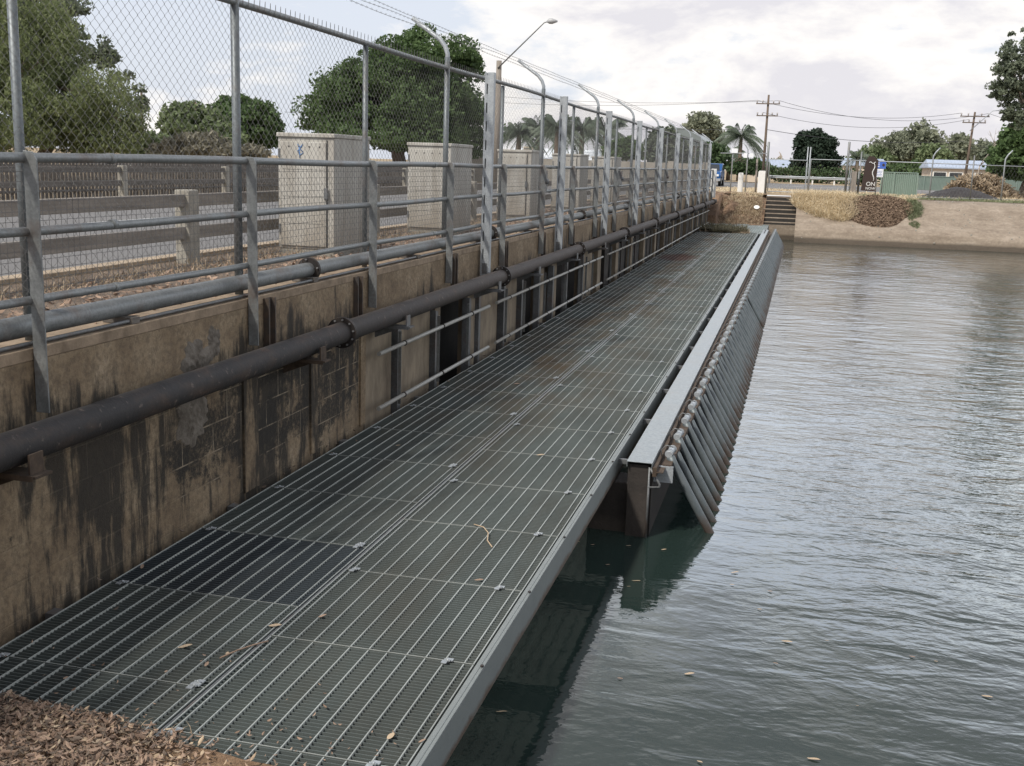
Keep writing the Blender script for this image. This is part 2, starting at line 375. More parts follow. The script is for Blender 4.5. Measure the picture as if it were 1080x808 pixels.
def npmesh(name, V, F, material, parent=None, smooth=False):
    me = bpy.data.meshes.new(name); V = np.asarray(V, np.float32); F = np.asarray(F, np.int32)
    me.vertices.add(len(V)); me.vertices.foreach_set('co', V.ravel())
    k = F.shape[1]; me.loops.add(F.size); me.loops.foreach_set('vertex_index', F.ravel())
    me.polygons.add(len(F)); me.polygons.foreach_set('loop_start', np.arange(0, F.size, k, dtype=np.int32))
    me.materials.append(M[material]); me.update(calc_edges=True); me.validate()
    if smooth: me.polygons.foreach_set('use_smooth', [True]*len(F))
    o = bpy.data.objects.new(name, me); COL.objects.link(o)
    if parent is not None: put(o, parent)
    return o
def put(o, parent):
    o.parent = parent
    o.matrix_parent_inverse = Matrix.Translation(-parent.location) if parent.type == 'EMPTY' and not parent.get('local') else Matrix.Identity(4)
def tag(o, label, cat, group=None):
    o['label'] = label; o['category'] = cat
    if group: o['group'] = group
    return o
def struct(o, kind='structure'): o['kind'] = kind; return o
def thing(name, label, cat, loc=(0, 0, 0), group=None):
    o = bpy.data.objects.new(name, None); COL.objects.link(o); o.location = [float(k) for k in loc]; o.empty_display_size = .2
    return tag(o, label, cat, group)
def dupmesh(src, name, parent, loc):      # copy sharing mesh data, placed by offset
    c = src.copy(); c.name = name; COL.objects.link(c); c.parent = parent
    c.matrix_parent_inverse = Matrix.Translation(-parent.location) if parent.type == 'EMPTY' else Matrix.Identity(4)
    c.location = loc; return c
ORD = ['nearest', 'second nearest', 'third nearest', 'fourth nearest', 'fifth nearest', 'sixth nearest', 'seventh nearest', 'eighth nearest', 'ninth nearest', 'tenth nearest', 'eleventh nearest', 'twelfth nearest']

# ------------------------------------------------------------------ the setting
WZ = -.66; GZ = 1.30
XW = -2.41
# water
mb = MB(); mb.add([(-9, -9, WZ), (90, -9, WZ), (90, 49, WZ), (-9, 49, WZ)], [(0, 1, 2, 3)]); struct(mb.build('water', 'water'))
mb = MB(); mb.add([(-9, -9, -2.6), (90, -9, -2.6), (90, 50, -2.6), (-9, 50, -2.6)], [(0, 1, 2, 3)]); struct(mb.build('channel_bed', 'dark_conc'))
# ground: one sheet with the channel left open
def ring():
    xs = [-2500, -4.5, -2.8, 60, 64, 2500]; ys = [-2500, -30, -4.4, 50.2, 52, 2500]
    mb = MB(); ids = {}
    for j, y in enumerate(ys):
        for i, x in enumerate(xs): ids[i, j] = len(mb.v); mb.v.append((x, y, GZ))
    for j in range(5):
        for i in range(5):
            if i in (2,) and 2 <= j <= 2: continue          # open channel
            mb.f.append([ids[i, j], ids[i+1, j], ids[i+1, j+1], ids[i, j+1]]); mb.sm.append(False); mb.mi.append(0)
    return mb
struct(ring().build('ground', 'drygrass_ground'))
# far bank, concrete, with the steps bay left out between x -.15 and 1.4
def grid(fn, nu, nv):
    V = []; F = []
    for j in range(nv+1):
        for i in range(nu+1): V.append(fn(i/nu, j/nv))
    for j in range(nv):
        for i in range(nu):
            a = j*(nu+1)+i; F.append((a, a+1, a+nu+2, a+nu+1))
    return V, F
def bankprof(t):     # (y, z) from the water up
    P = [(46.3, -1.6), (46.45, -.62), (46.62, -.12), (46.9, .06), (47.6, .34), (49.3, 1.18), (49.8, 1.30), (50.6, 1.315)]
    u = t*(len(P)-1); i = min(int(u), len(P)-2); k = u-i
    return P[i][0]*(1-k)+P[i+1][0]*k, P[i][1]*(1-k)+P[i+1][1]*k
def farbank(u, v):
    x = 1.42+u*62; y, z = bankprof(v)
    n = noise.noise(Vector((x*.6, y*2, z*2)))*.05
    return (x, y+n, z+n*.5)
V, F = grid(farbank, 180, 35); o = npmesh('bank', V, F, 'bank', smooth=True); struct(o)
# the lip below steps and soil
mb = MB(); mb.box(-2.3, 1.44, 47.9, 48.4, -1.6, .0); struct(mb.build('bank_toe', 'bank'))
# near bank (camera side)
def nearb(u, v):
    x = -2.45+u*5.; y = -5.6+v*4.55
    edge = -1.06-.09*max(0, min(1.6, x+1.9))
    y = -6.0+v*(edge+6.0)
    z = .035+max(0, (-1.3-y))*.27+noise.noise(Vector((x*2.5, y*2.5, 0)))*.035*min(1, (edge-y)*4+.1)+noise.noise(Vector((x*9, y*9, 4)))*.012
    return (x, y, z)
V, F = grid(nearb, 150, 110); o = npmesh('near_bank', V, F, 'near_soil', smooth=True); struct(o)
mb = MB(); mb.box(-2.45, 60, -6, -2.0, -2.4, .0); struct(mb.build('near_bank_retaining_block', 'dark_conc'))
# right bank far away
mb = MB(); mb.prism([(54, -1.6), (60.05, 1.30), (60.05, -1.6)], 'y', -4.4, 50.4); struct(mb.build('right_bank', 'bank'))
# footpath, road, kerb on the left
mb = MB(); mb.box(-4.42, -2.78, -30, 47, 1.0, 1.385); struct(mb.build('footpath', 'path'))
mb = MB(); mb.box(-4.60, -4.424, -30, 47, 1.0, 1.43); struct(mb.build('kerb', 'kerb', bevel=.01))
mb = MB(); mb.add([(-13.4, -60, 1.312), (-4.602, -60, 1.312), (-4.602, 62, 1.312), (-13.4, 62, 1.312)], [(0, 1, 2, 3)]); struct(mb.build('bridge_road', 'asphalt'))
mb = MB()
for k in range(16): mb.add([(-9.1, -20+k*5, 1.317), (-8.98, -20+k*5, 1.317), (-8.98, -17.5+k*5, 1.317), (-9.1, -17.5+k*5, 1.317)], [(0, 1, 2, 3)])
struct(mb.build('centre_line', 'paint'))
# cross road beyond
mb = MB(); mb.add([(-160, 68, 1.306), (160, 72, 1.306), (160, 104, 1.306), (-160, 102, 1.306)], [(0, 1, 2, 3)]); struct(mb.build('cross_road', 'asphalt'))
mb = MB()
for x in (0.5, 7.5, -8): mb.add([(x, 84.5, 1.312), (x+5, 84.7, 1.312), (x+5, 85.3, 1.312), (x, 85.1, 1.312)], [(0, 1, 2, 3)])
mb.add([(-4, 97, 1.312), (60, 98, 1.312), (60, 98.4, 1.312), (-4, 97.4, 1.312)], [(0, 1, 2, 3)])
struct(mb.build('road_marking', 'paint'))

# ------------------------------------------------------------------ channel wall
wall = thing('channel_wall', 'long brown stained block and concrete wall with black mould beside the grating walkway', 'wall', (XW, 0, 0))
mb = MB(); mb.box(-2.80, XW, -6, 4.6, -2.4, .86); mb.build('block_wall', 'wall', wall)
mb = MB(); mb.box(-2.80, XW+.004, -6, 47.2, .862, 1.34)
mb.build('top_beam', 'wall_beam', wall)
for (a, b_) in ((-6, 2.42), (2.43, 11.6), (11.61, 20.9), (20.91, 30), (30.01, 39), (39.01, 47.2)):
    mb = MB(); mb.box(-2.82, XW+.0046, a, b_, 1.3405, 1.405); mb.build('coping', 'coping', wall, bevel=.006)
for yc, w in ((2.33, .22), (3.44, .13), (4.52, .12)):
    mb = MB(); mb.box(XW-.02, XW+.018, yc-w/2, yc+w/2, -.02, .855); mb.build('pilaster', 'pilaster', wall, bevel=.006)
# back of the bays and the bays' piers, gate panels
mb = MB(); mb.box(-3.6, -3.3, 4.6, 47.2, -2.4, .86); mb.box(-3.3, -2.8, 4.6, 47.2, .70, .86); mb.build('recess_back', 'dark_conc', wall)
def pan(a, b_, x=XW-.02, m='panel', name='gate_panel'):
    mb = MB(); mb.box(x-.12, x, a, b_, -1.8, .858); mb.build(name, m, wall, bevel=.008)
spans = [(4.62, 5.36, 0), (5.50, 6.56, 0), (6.74, 6.93, 0), (7.97, 8.30, 1), (8.42, 9.42, 0), (9.72, 10.50, 0), (11.9, 12.28, 0), (12.8, 13.2, 1), (15.45, 16.6, 0), (17.2, 17.6, 1)]
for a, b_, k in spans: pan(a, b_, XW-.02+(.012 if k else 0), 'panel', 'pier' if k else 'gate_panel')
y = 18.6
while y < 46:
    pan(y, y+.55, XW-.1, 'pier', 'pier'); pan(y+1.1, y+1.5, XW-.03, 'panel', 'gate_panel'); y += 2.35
# steel guide angles
for yy in (5.42, 6.62, 7.93, 8.36, 9.6, 10.62, 11.75, 12.75, 13.9, 15.4):
    mb = MB(); mb.box(XW-.06, XW+.03, yy-.015, yy+.015, -.6, .80); mb.box(XW-.015, XW+.03, yy+.015, yy+.07, -.6, .79)
    mb.build('guide_angle', 'galv_dark', wall)
# dark steel tie channels on the beam
for k in range(10):
    yy = 2.62+k*2.33*(.9 if k == 1 else 1)
    if k == 1: yy = 4.36
    mb = MB(); mb.box(XW+.006, XW+.05, yy-.06, yy-.045, .96, 1.38); mb.box(XW+.006, XW+.05, yy+.045, yy+.06, .96, 1.38); mb.box(XW+.006, XW+.016, yy-.045, yy+.045, .96, 1.38)
    mb.build('tie_channel', 'dark_steel', wall)
# mortar repair patch (irregular relief)
def patchm(cy, cz, ry, rz, seed):
    mb = MB(); n = 64; rings = 14; vs = [(XW+.016, cy, cz)]; fs = []
    for r in range(1, rings+1):
        for k in range(n):
            a = 2*PI*k/n; rr = r/rings*(1+.45*noise.noise(Vector((math.cos(a)*1.6, math.sin(a)*1.6, seed)))+.25*noise.noise(Vector((math.cos(a)*5, math.sin(a)*5, seed))))
            yy = cy+math.cos(a)*ry*rr; zz = cz+math.sin(a)*rz*rr
            h = .003+.012*(1-(r/rings)**2)+.016*noise.noise(Vector((yy*28, zz*28, seed)))*(1-r/rings)
            vs.append((XW+(h if r < rings else -.004), yy, zz))
    for k in range(n): fs.append((0, 1+k, 1+(k+1) % n))
    for r in range(rings-1):
        for k in range(n): fs.append((1+r*n+k, 1+(r+1)*n+k, 1+(r+1)*n+(k+1) % n, 1+r*n+(k+1) % n))
    mb.add(vs, fs); return mb
patchm(1.62, 1.06, .22, .14, 2).build('repair_patch', 'patch', wall); patchm(1.52, .70, .21, .19, 5).build('repair_patch', 'patch', wall); patchm(1.83, 1.16, .10, .11, 8).build('repair_patch', 'patch', wall)

# ------------------------------------------------------------------ walkway of gratings
walk = thing('walkway', 'long grey steel grating walkway running over the water beside the stained wall', 'walkway', (-1.1, 0, 0))
def grating(w, l, name, material):
    """origin at the near left corner; bearing bars across (x), twisted rods along (y)"""
    mb = MB(); zt = -.001; zb = -.033
    n = int(round(l/.03))
    for i in range(n+1):
        y = min(l-.006, .001+i*(l-.007)/n) if i < n else l-.006
        mb.box(.006, w-.006, y, y+.0045, zb, zt-.001)
    fr = MB()
    mb.box(0.001, .006, 0, l-.001, zb, zt); mb.box(w-.006, w-.001, 0, l-.001, zb, zt)
    mb.cur = 1
    k = 0; x = w-.05
    while x > .02:
        # the rod stands a little proud of the bars
        seg = []
        mb.box(x-.0028, x+.0028, .002, l-.004, -.010, .0025); x -= .1
    mb.box(0.0, .0055, 0.001, l-.002, zt+.0005, .0035); mb.box(w-.0055, w, .001, l-.002, zt+.0005, .0035)
    mb.box(.006, w-.006, .0005, .0035, zt, .002)
    return mb.build(name, [material, 'rod'], walk)
def clipm():
    mb = MB(); mb.box(-.028, .0, -.030, -.002, .004, .009); mb.box(-.010, .022, .004, .030, .004, .009); mb.box(-.02, .012, -.004, .006, .006, .014); mb.tube([(0, 0, .0), (0, 0, .02)], .006, 6)
    return mb
PW = 1.085
proto = {}
def panel(x0, y0, kind, w=PW, l=1.0):
    key = (kind, round(w, 3), round(l, 2))
    if key not in proto:
        o = grating(w, l-.006, 'grating_panel', kind); proto[key] = o; o.location = (x0, y0, 0); first = True
        o.matrix_parent_inverse = Matrix.Translation(-walk.location)
        return o
    return dupmesh(proto[key], 'grating_panel', walk, (x0, y0, 0))
clip_proto = None
def add_clip(pn, lx, ly, rot=0):
    global clip_proto
    if clip_proto is None:
        clip_proto = clipm().build('clip', 'galv_new', None)
        c = clip_proto
    else:
        c = clip_proto.copy(); COL.objects.link(c)
    c.name = 'clip'; c.parent = pn; c.matrix_parent_inverse = Matrix.Identity(4)
    c.location = (lx, ly, .002); c.rotation_euler = (0, 0, rot)
for k in range(-2, 40):
    pr = panel(-PW-.005, k, 'grate'); pr.location.z = random.uniform(-.0015, .0015)
    if k == -2: pr['label'] = 'nearest panel, half buried under dead leaves'
    add_clip(pr, PW-.13, .985)
    if k % 2 == 0: add_clip(pr, .06, .985)
LW = 1.16
for k in range(-2, 39):
    kind = 'grate_dark' if k == 0 else 'grate'
    pl = panel(-PW-.03-LW, k+.385, kind, LW); pl.location.z = random.uniform(-.0015, .0015)
    if kind == 'grate_dark': pl['label'] = 'darker blue-grey panel beside the wall'
    add_clip(pl, LW-.05, .02 if k % 2 else .985)
    add_clip(pl, .08, .985)
for x in (-2.33, -1.055, .215): pass
for i in range(6):
    for j in range(2):
        w = 1.27
        p2 = panel(-2.33+j*1.275, 40.02+i*1.25 if j else 40.02+i*1.25, 'grate_far', w, 1.25)
mb = MB()   # fascia channel on the open side
mb.box(.004, .03, -2.0, 40.0, -.035, .002); mb.box(.006, .046, -2.0, 40.0, -.010, -.002) ; mb.box(.036, .044, -2, 40.0, -.195, -.010); mb.box(.0, .036, -2, 40.0, -.195, -.187)
mb.build('fascia_channel', 'fascia', walk, bevel=.003)
mb = MB(); mb.box(.225, .265, 40.02, 47.4, -.235, .004); mb.build('fascia_channel', 'fascia', walk, bevel=.003)
mb = MB()
mb.box(-PW-.022, -PW-.008, -2, 40, -.20, -.002); mb.box(-PW-.06, -PW+.03, -2, 40, -.21, -.2)
mb.build('centre_beam', 'galv_dark', walk)
for k in range(-1, 24):
    yy = k*2.0
    mb = MB(); mb.box(XW+.01, .030, yy-.04, yy+.04, -.22, -.04); mb.build('cross_bearer', 'galv_dark', walk)
for k in range(40):
    mb = MB(); mb.tube([(.04, k-.015, .004), (.04, k-.015, .012)], .009, 8); mb.build('bolt', 'flange', walk)

# ------------------------------------------------------------------ zinc capped beam on piers
beam = thing('capped_beam', 'concrete beam with a bright flat zinc cap running beside the walkway', 'beam', (.25, 4.1, 0))
mb = MB(); mb.box(.165, .355, 4.16, 43, -2.3, -.03); mb.build('concrete_beam', 'dark_conc', beam)
mb = MB(); mb.box(-.18, .155, 4.18, 4.5, -2.3, -.22); mb.build('end_pier', 'pier', beam, bevel=.01)
mb = MB(); mb.box(.156, .335, 4.10, 4.2, -2.3, -.03); mb.build('end_post', 'pier', beam, bevel=.006)
for k in range(6):
    ya = 4.06+k*6.5; yb = min(ya+6.496, 43.1)
    mb = MB(); mb.prism([(.148, .004), (.362, .004), (.362, -.045), (.357, -.045), (.357, -.002), (.153, -.002), (.153, -.045), (.148, -.045)], 'y', ya, yb)
    mb.build('cap', 'cap', beam, bevel=.0015)
mb = MB(); mb.box(.366, .40, 4.06, 43, -.11, -.03); mb.box(.40, .455, 4.06, 43, -.075, -.068); mb.build('side_angle', 'rust', beam)
mb = MB(); mb.tube([(.345, 4.09, -.05), (.43, 4.09, -.18), (.43, 4.09, -.205), (.335, 4.09, -.215)], .011, 5); mb.tube([(.338, 4.09, -.04), (.338, 4.09, -.70)], .010, 5); mb.build('end_bracket', 'galv_dark', beam)
mb = MB()
for k in range(20):
    mb.box(.0, .16, 4.3+k*1.6, 4.33+k*1.6, -.09, -.05)
mb.build('tie_bar', 'galv_dark', beam)

# ------------------------------------------------------------------ tube racks
def rack(y0, y1, label, sheet):
    t = thing('tube_rack', label, 'rack', (.5, y0, -.1), 'sections of the tube rack')
    n = int((y1-y0)/.335)
    dr = lambda y: .0042*(y-4)
    mb = MB(); d0, d1 = dr(y0), dr(y1)
    mb.add([(.43+d0, y0, -.10), (.50+d0, y0, -.10), (.50+d0, y0, -.05), (.43+d0, y0, -.05), (.43+d1, y1, -.10), (.50+d1, y1, -.10), (.50+d1, y1, -.05), (.43+d1, y1, -.05)], [(0, 1, 2, 3), (7, 6, 5, 4), (0, 4, 5, 1), (1, 5, 6, 2), (2, 6, 7, 3), (3, 7, 4, 0)])
    mb.build('top_rail', 'rust', t)
    mb = MB(); mb.box(.36, .52+d0, y0-.02, y0+.004, -.20, -.06); mb.build('end_bracket', 'galv_new' if y0 < 5 else 'galv_dark', t)
    for i in range(n):
        y = y0+.17+i*.335; x = .47+dr(y); j = random.uniform(-.012, .012)
        lower = i % 2
        mb = MB(); zt = .0 if not lower else -.05
        mb.tube([(x+.0+lower*.02, y+j, zt-.02), (x+.035+lower*.02, y+j, zt-.085), (x+.40+.0*lower, y+j, -.70), (x+.66, y+j, -1.15)], .037, 12)
        if sheet: pass
        tb = mb.build('tube', 'tube', t)
        if not lower:
            mb = MB(); mb.tube([(x-.012, y+j-.02, .0), (x+.004, y+j+.17, .012)], .029, 12)
            mb.tube([(x-.012, y+j-.004, .002), (x-.012, y+j+.008, .002)], .035, 12); mb.tube([(x+.003, y+j+.14, .012), (x+.003, y+j+.15, .012)], .035, 12)
            mb.build('coupling', 'galv_new', tb)
            mb = MB(); mb.tube([(x-.075, y+j+.02, -.04), (x-.08, y+j+.02, .03), (x-.04, y+j+.02, .072), (x+.02, y+j+.02, .06)], .005, 5); mb.build('u_bolt', 'galv_dark', tb)
    return t
rack(4.25, 17.6, 'nearest section of the sloping tube rack, big round pipes with white couplings', 0)
rack(17.7, 30.2, 'middle section of the sloping tube rack along the capped beam', 0)
rack(30.3, 43.5, 'farthest section of the sloping tube rack, ending at the far bank', 0)

# ------------------------------------------------------------------ dark pipeline
pl = thing('pipeline', 'thick dark rusty pipeline with bolted black flanges running along the wall face', 'pipe', (-2.2, 0, 1.0))
fy = [-2.0, 3.56, 8.72, 13.9, 19.2, 24.5, 29.7, 35, 40.2, 45.5]
for a, b_ in zip([-7]+fy, fy+[47.0]):
    mb = MB(); mb.tube([(-2.2, a+.012, 1.0), (-2.2, b_-.012, 1.0)], .088, 32, caps=False); mb.build('pipe_segment', 'pipe', pl)
def flange(y, x=-2.2, z=1.0, r=.130, t=.018, nb=10, parent=None, m='flange'):
    mb = MB()
    mb.tube([(x, y-t, z), (x, y-.002, z)], r, 32, smooth=False); mb.tube([(x, y+.002, z), (x, y+t, z)], r, 32, smooth=False)
    f = mb.build('flange', m, parent, bevel=.003)
    for k in range(nb):
        a = 2*PI*k/nb+.2; px_, pz_ = x+math.cos(a)*r*.84, z+math.sin(a)*r*.84
        mb = MB(); mb.tube([(px_, y-t-.014, pz_), (px_, y+t+.014, pz_)], .008, 6, smooth=False); mb.build('bolt', 'bolt', f)
for y in fy: flange(y, parent=pl) if y < 20 else flange(y, parent=pl, nb=4)
for y in [-.46, 2.9, 4.85, 8.2, 10.4, 13.2, 16.0, 18.6, 21.5, 24, 27, 30, 33, 36, 39, 42]:
    mb = MB(); mb.box(XW-.01, -2.05, y-.07, y-.062, .865, .893); mb.box(XW-.01, -2.04, y-.061, y+.065, .876, .889)
    mb.box(-2.085, -2.075, y-.05, y+.05, .890, .99); mb.prism([(XW, .875), (-2.12, .875), (XW, .76)], 'y', y-.006, y+.006)
    mb.build('bracket', 'rust' if y < 4 else 'galv_dark', pl)
# grey pipe
gp = thing('grey_pipe', 'slimmer grey pipe lying on the wall top behind the handrail', 'pipe', (-2.52, 0, 1.5))
gy = [-2, 3.62, 9.3, 15.7, 21.5, 27, 33, 39, 45]
for a, b_ in zip([-7]+gy, gy+[47]):
    mb = MB(); mb.tube([(-2.52, a+.01, 1.50), (-2.52, b_-.01, 1.50)], .058, 20, caps=False); mb.build('pipe_segment', 'galv', gp)
for y in gy: flange(y, -2.52, 1.5, .10, .016, 4, gp, 'flange')
for k in range(18):
    mb = MB(); mb.box(-2.62, -2.42, .9+k*2.6, .98+k*2.6, 1.408, 1.445); mb.build('pipe_support', 'timber_dark', gp)
tag(MB().tube([(-2.445, -6, 1.42), (-2.445, 8, 1.425), (-2.44, 18, 1.42), (-2.44, 46, 1.42)], .012, 6).build('conduit', 'galv_dark'), 'thin conduit lying along the wall coping below the grey pipe', 'conduit')

# ------------------------------------------------------------------ handrail
hr = thing('handrail', 'weathered galvanised handrail with three pipe rails and flat stanchions along the wall top', 'handrail', (-2.38, 0, 1.4))
XH = -2.385
for z, r in ((2.372, .026), (2.005, .024), (1.648, .022)):
    mb = MB(); pts = [(XH-.02, y, z+.006*math.sin(y*1.3+z*5)) for y in np.arange(-7, 47.1, .9)]
    mb.tube(pts, r, 14); mb.build('rail', 'galv', hr)
    for y in np.arange(-5.1, 47, 5.8): MB().tube([(XH-.02, y, z), (XH-.02, y+.04, z)], r+.005, 14).build('rail_sleeve', 'galv', hr)
st = None
def stanchion():
    mb = MB(); mb.prism([(-.042, 1.07), (.034, 1.07), (.034, 2.36), (.012, 2.40), (-.042, 2.405)], 'y', -.006, .004)
    mb.box(-.045, -.035, .004, .055, 1.08, 2.38); return mb
for k in range(-1, 21):
    y = -.02+k*2.335
    if st is None: st = stanchion().build('stanchion', 'galv', hr, bevel=.002); st.location = (XH+.03, y, 0)
    else: dupmesh(st, 'stanchion', hr, (XH+.03, y, 0))
for y in (11.7, 19.2, 28.):
    mb = MB(); mb.box(XH-.03, XH+.07, y-.05, y+.05, 2.02, 2.32); mb.tube([(XH+.08, y-.03, 2.20), (XH+.08, y-.03, 2.12)], .03, 8); mb.build('latch_box', 'galv_dark', hr)
mb = MB(); mb.box(XH-.07, XH+.16, 46.9, 47.12, 1.15, 2.44); mb.build('end_post', 'white', hr, bevel=.01)
# weld mesh infill
def weldmesh(l, z0, z1, p=.05, r=.0016):
    mb = MB()
    for i in range(int(l/p)):
        y = (i+.5)*p; mb.tube([(0, y, z0), (0, y, z1)], r, 3, caps=False)
    z = z0+.03
    while z < z1: mb.tube([(.003, 0, z), (.003, l, z)], r, 3, caps=False); z += p
    return mb
wm = None
for k in range(-2, 20):
    y = -.02+k*2.335
    if wm is None: wm = weldmesh(2.335, 1.62, 2.355).build('weld_mesh', 'mesh_wire', hr); wm.location = (XH-.05, y, 0)
    else: dupmesh(wm, 'weld_mesh', hr, (XH-.05, y, 0))

# ------------------------------------------------------------------ chain-link fence
XF = -2.58
cf = thing('chain_link_fence', 'tall chain-link security fence with barbed wire arms standing behind the handrail', 'fence', (XF, 0, 1.4))
def chain(l, z0, z1, w=.085, h=.070, r=.0015):
    V = []; F = []; n = int(round(l/(w/2))); w2 = l/n
    for i in range(n):
        m_ = int((z1-z0)/(h/2)); 
        path = [(.0022*(1 if (j+i) % 2 else -1), (i+((j+i) % 2)*1.06-.03)*w2, z0+j*h/2) for j in range(m_+1)]
        path.append((0, path[-1][1]+(w2*.15), z1+.055))
        o = len(V)
        for j, p in enumerate(path):
            for a in range(3):
                an = 2*PI*a/3; V.append((p[0]+math.cos(an)*r, p[1]+math.sin(an)*r*.9, p[2]+math.sin(an)*r*.5))
        for j in range(len(path)-1):
            for a in range(3): F.append((o+j*3+a, o+j*3+(a+1) % 3, o+(j+1)*3+(a+1) % 3, o+(j+1)*3+a))
    return V, F
V, F = chain(2.475, 1.50, 3.47)
cl = None
for k in range(-3, 20):
    y = .03+k*2.475
    if y > 47: break
    if cl is None: cl = npmesh('chain_link_mesh', V, F, 'wire', cf); cl.location = (XF+.03, y, 0)
    else: dupmesh(cl, 'chain_link_mesh', cf, (XF+.03, y, 0))
mb = MB(); pts = [(XF, y, 3.455+.012*math.sin(y*.7)) for y in np.arange(-7, 48, 1.)]; mb.tube(pts, .025, 14); mb.build('top_rail', 'galv', cf)
arms = []
for k in range(-1, 20):
    y = .05+k*2.475+(.14 if k == 0 else 0); tall = (k % 2 == 1)
    mb = MB()
    if tall: mb.tube([(XF, y, 1.35), (XF, y, 3.56)], .031, 16)
    else: mb.tube([(XF, y, 1.35), (XF, y, 3.43)], .025, 14)
    p = mb.build('post', 'galv_post', cf)
    if tall or k == 0:
        mb = MB(); mb.tube([(XF, y, 3.40), (XF, y, 3.60), (XF-.03, y, 3.68), (XF-.09, y, 3.755), (XF-.42, y, 3.985)], .0255, 14); mb.build('arm', 'galv_new', p); arms.append(y)
for j, (dx, dz) in enumerate(((-.14, 3.82), (-.26, 3.91), (-.40, 4.0))):
    mb = MB(); ys = np.arange(-6, 48, .4); pts = [(XF+dx, y, dz+.006*math.sin(y*3+j)) for y in ys]
    mb.tube(pts, .0022, 4, caps=False)
    for y in np.arange(-5, 40, .125):
        for a in (0.4, 2.0):
            d = Vector((math.cos(a)*.014, .004, math.sin(a)*.014)); c = Vector((XF+dx, y, dz)); mb.tube([c-d, c+d], .0013, 3, caps=False)
    mb.build('barbed_wire', 'wire', cf)

# ------------------------------------------------------------------ slotted channel posts
def cpost(first=None):
    mb = MB(); w = .054; d = .075
    # back web with slot holes modelled as rungs, two flanges
    for sx in (-1, 1):
        mb.box(sx*w-.004, sx*w+.004, -d/2, d/2, 1.02, 3.475)
    zz = 1.02
    sa, sb = -.034, -.019
    mb.box(-w+.004, sa, -d/2, -d/2+.005, 1.02, 3.475); mb.box(sb, w-.004, -d/2, -d/2+.005, 1.02, 3.475)
    mb.box(sa, sb, -d/2, -d/2+.005, 1.02, 1.14)
    while zz < 3.4:
        mb.box(sa, sb, -d/2, -d/2+.005, zz+.12, zz+.22); zz += .22
    mb.box(-w+.004, w-.004, d/2-.006, d/2-.001, 1.02, 3.475)
    return mb
cp = None
for k in range(9):
    y = 8.39+k*4.4
    t = thing('channel_post', ORD[k]+' of the bright slotted steel channel posts fixed over the handrail', 'post', (XH+.06, y, 1.03), 'slotted channel posts along the wall')
    mb = None
    if cp is None: cp = cpost(); cpm = cp.build('channel_body', 'galv_new', t, bevel=.0015); cpm.matrix_parent_inverse = Matrix.Identity(4); cpm.location = (0, 0, -1.03)
    else:
        c = cpm.copy(); COL.objects.link(c); c.parent = t; c.matrix_parent_inverse = Matrix.Identity(4); c.location = (0, 0, -1.03)
    mb = MB(); mb.box(-.03, .03, -.045, -.036, .03, .16); 
    for z in (.06, .12): mb.tube([(.03, -.03, z), (.03, -.055, z)], .009, 6)
    c = mb.build('base_cleat', 'galv_dark', None); c.parent = t

# ------------------------------------------------------------------ low rails in front of the bays
def lowrail(y0, y1, bal, label, thick=.021):
    t = thing('low_rail', label, 'railing', (-2.28, y0, .1), 'low rails between wall and walkway')
    for z in (.645, .125):
        mb = MB(); mb.tube([(-2.28, y0, z), (-2.28, y1, z)], thick, 12); mb.build('rail', 'pvc', t)
    for y in bal:
        mb = MB(); mb.box(-2.335, -2.322, y-.028, y+.028, .03, .76); mb.box(-2.322, -2.303, y-.028, y-.022, .03, .76); mb.build('post', 'galv', t)
        mb = MB()
        for z in (.645, .125): mb.tube([(-2.28, y-.01, z), (-2.28, y+.01, z)], thick+.007, 12)
        mb.build('clamp', 'flange', t)
    return t
lowrail(4.62, 8.46, (5.32, 6.55, 7.68), 'nearest pale low rail of two pipes in front of the wall bays')
lowrail(8.82, 16.95, (9.5, 10.55, 11.9, 13.45, 14.75, 15.4, 16.1), 'middle pale low rail of two pipes in front of the wall bays')
lowrail(17.6, 44.6, [18.3, 19.4, 20.8, 21.6, 22.4, 23.9, 25.1, 26.7, 28.3, 29.7, 31.1, 32.9, 35, 36.4, 37.7, 39, 40.3, 41.6, 43, 44.3], 'farthest and longest low rail, beside the far half of the walkway')
# ------------------------------------------------------------------ foliage helpers
def quads(C, size, asp=1.6, up=0.0, droop=0.0):
    n = len(C); d = rng.normal(size=(n, 3)); d[:, 2] = d[:, 2]*(1-droop)-droop*1.5; d /= np.linalg.norm(d, axis=1, keepdims=True)+1e-9
    a = rng.normal(size=(n, 3)); a -= (a*d).sum(1, keepdims=True)*d; a /= np.linalg.norm(a, axis=1, keepdims=True)+1e-9
    s = size*rng.uniform(.6, 1.35, size=(n, 1)); L = d*s*asp/2; W = a*s/2
    V = np.stack([C-L, C+W*.9-L*.1, C+L, C-W*.9-L*.1], 1).reshape(-1, 3)
    F = np.arange(4*n).reshape(-1, 4); return V, F
def crown_pts(ells, nclump, cr, nleaf, flat=.75, shell=.55):
    vol = np.array([(e[3]*e[4]*e[5])**.66 for e in ells]); ks = rng.choice(len(ells), nclump, p=vol/vol.sum())
    out = []
    for k in ks:
        e = ells[k]; d = rng.normal(size=3); d /= np.linalg.norm(d); 
        if d[2] < -.55: d[2] *= .4
        r = shell+(1-shell)*rng.uniform()**.6
        c = np.array(e[:3])+d*r*np.array(e[3:6])
        m_ = max(3, int(nleaf*rng.uniform(.5, 1.4)))
        q = rng.normal(size=(m_, 3)); q /= np.linalg.norm(q, axis=1, keepdims=True); q *= (rng.uniform(size=(m_, 1))**.33); q[:, 2] = np.where(q[:, 2] < -.5, q[:, 2]*.5, q[:, 2])
        rr = cr*rng.uniform(.6, 1.35)
        out.append(c+q*np.array([rr, rr, rr*flat]))
    return np.concatenate(out), ks
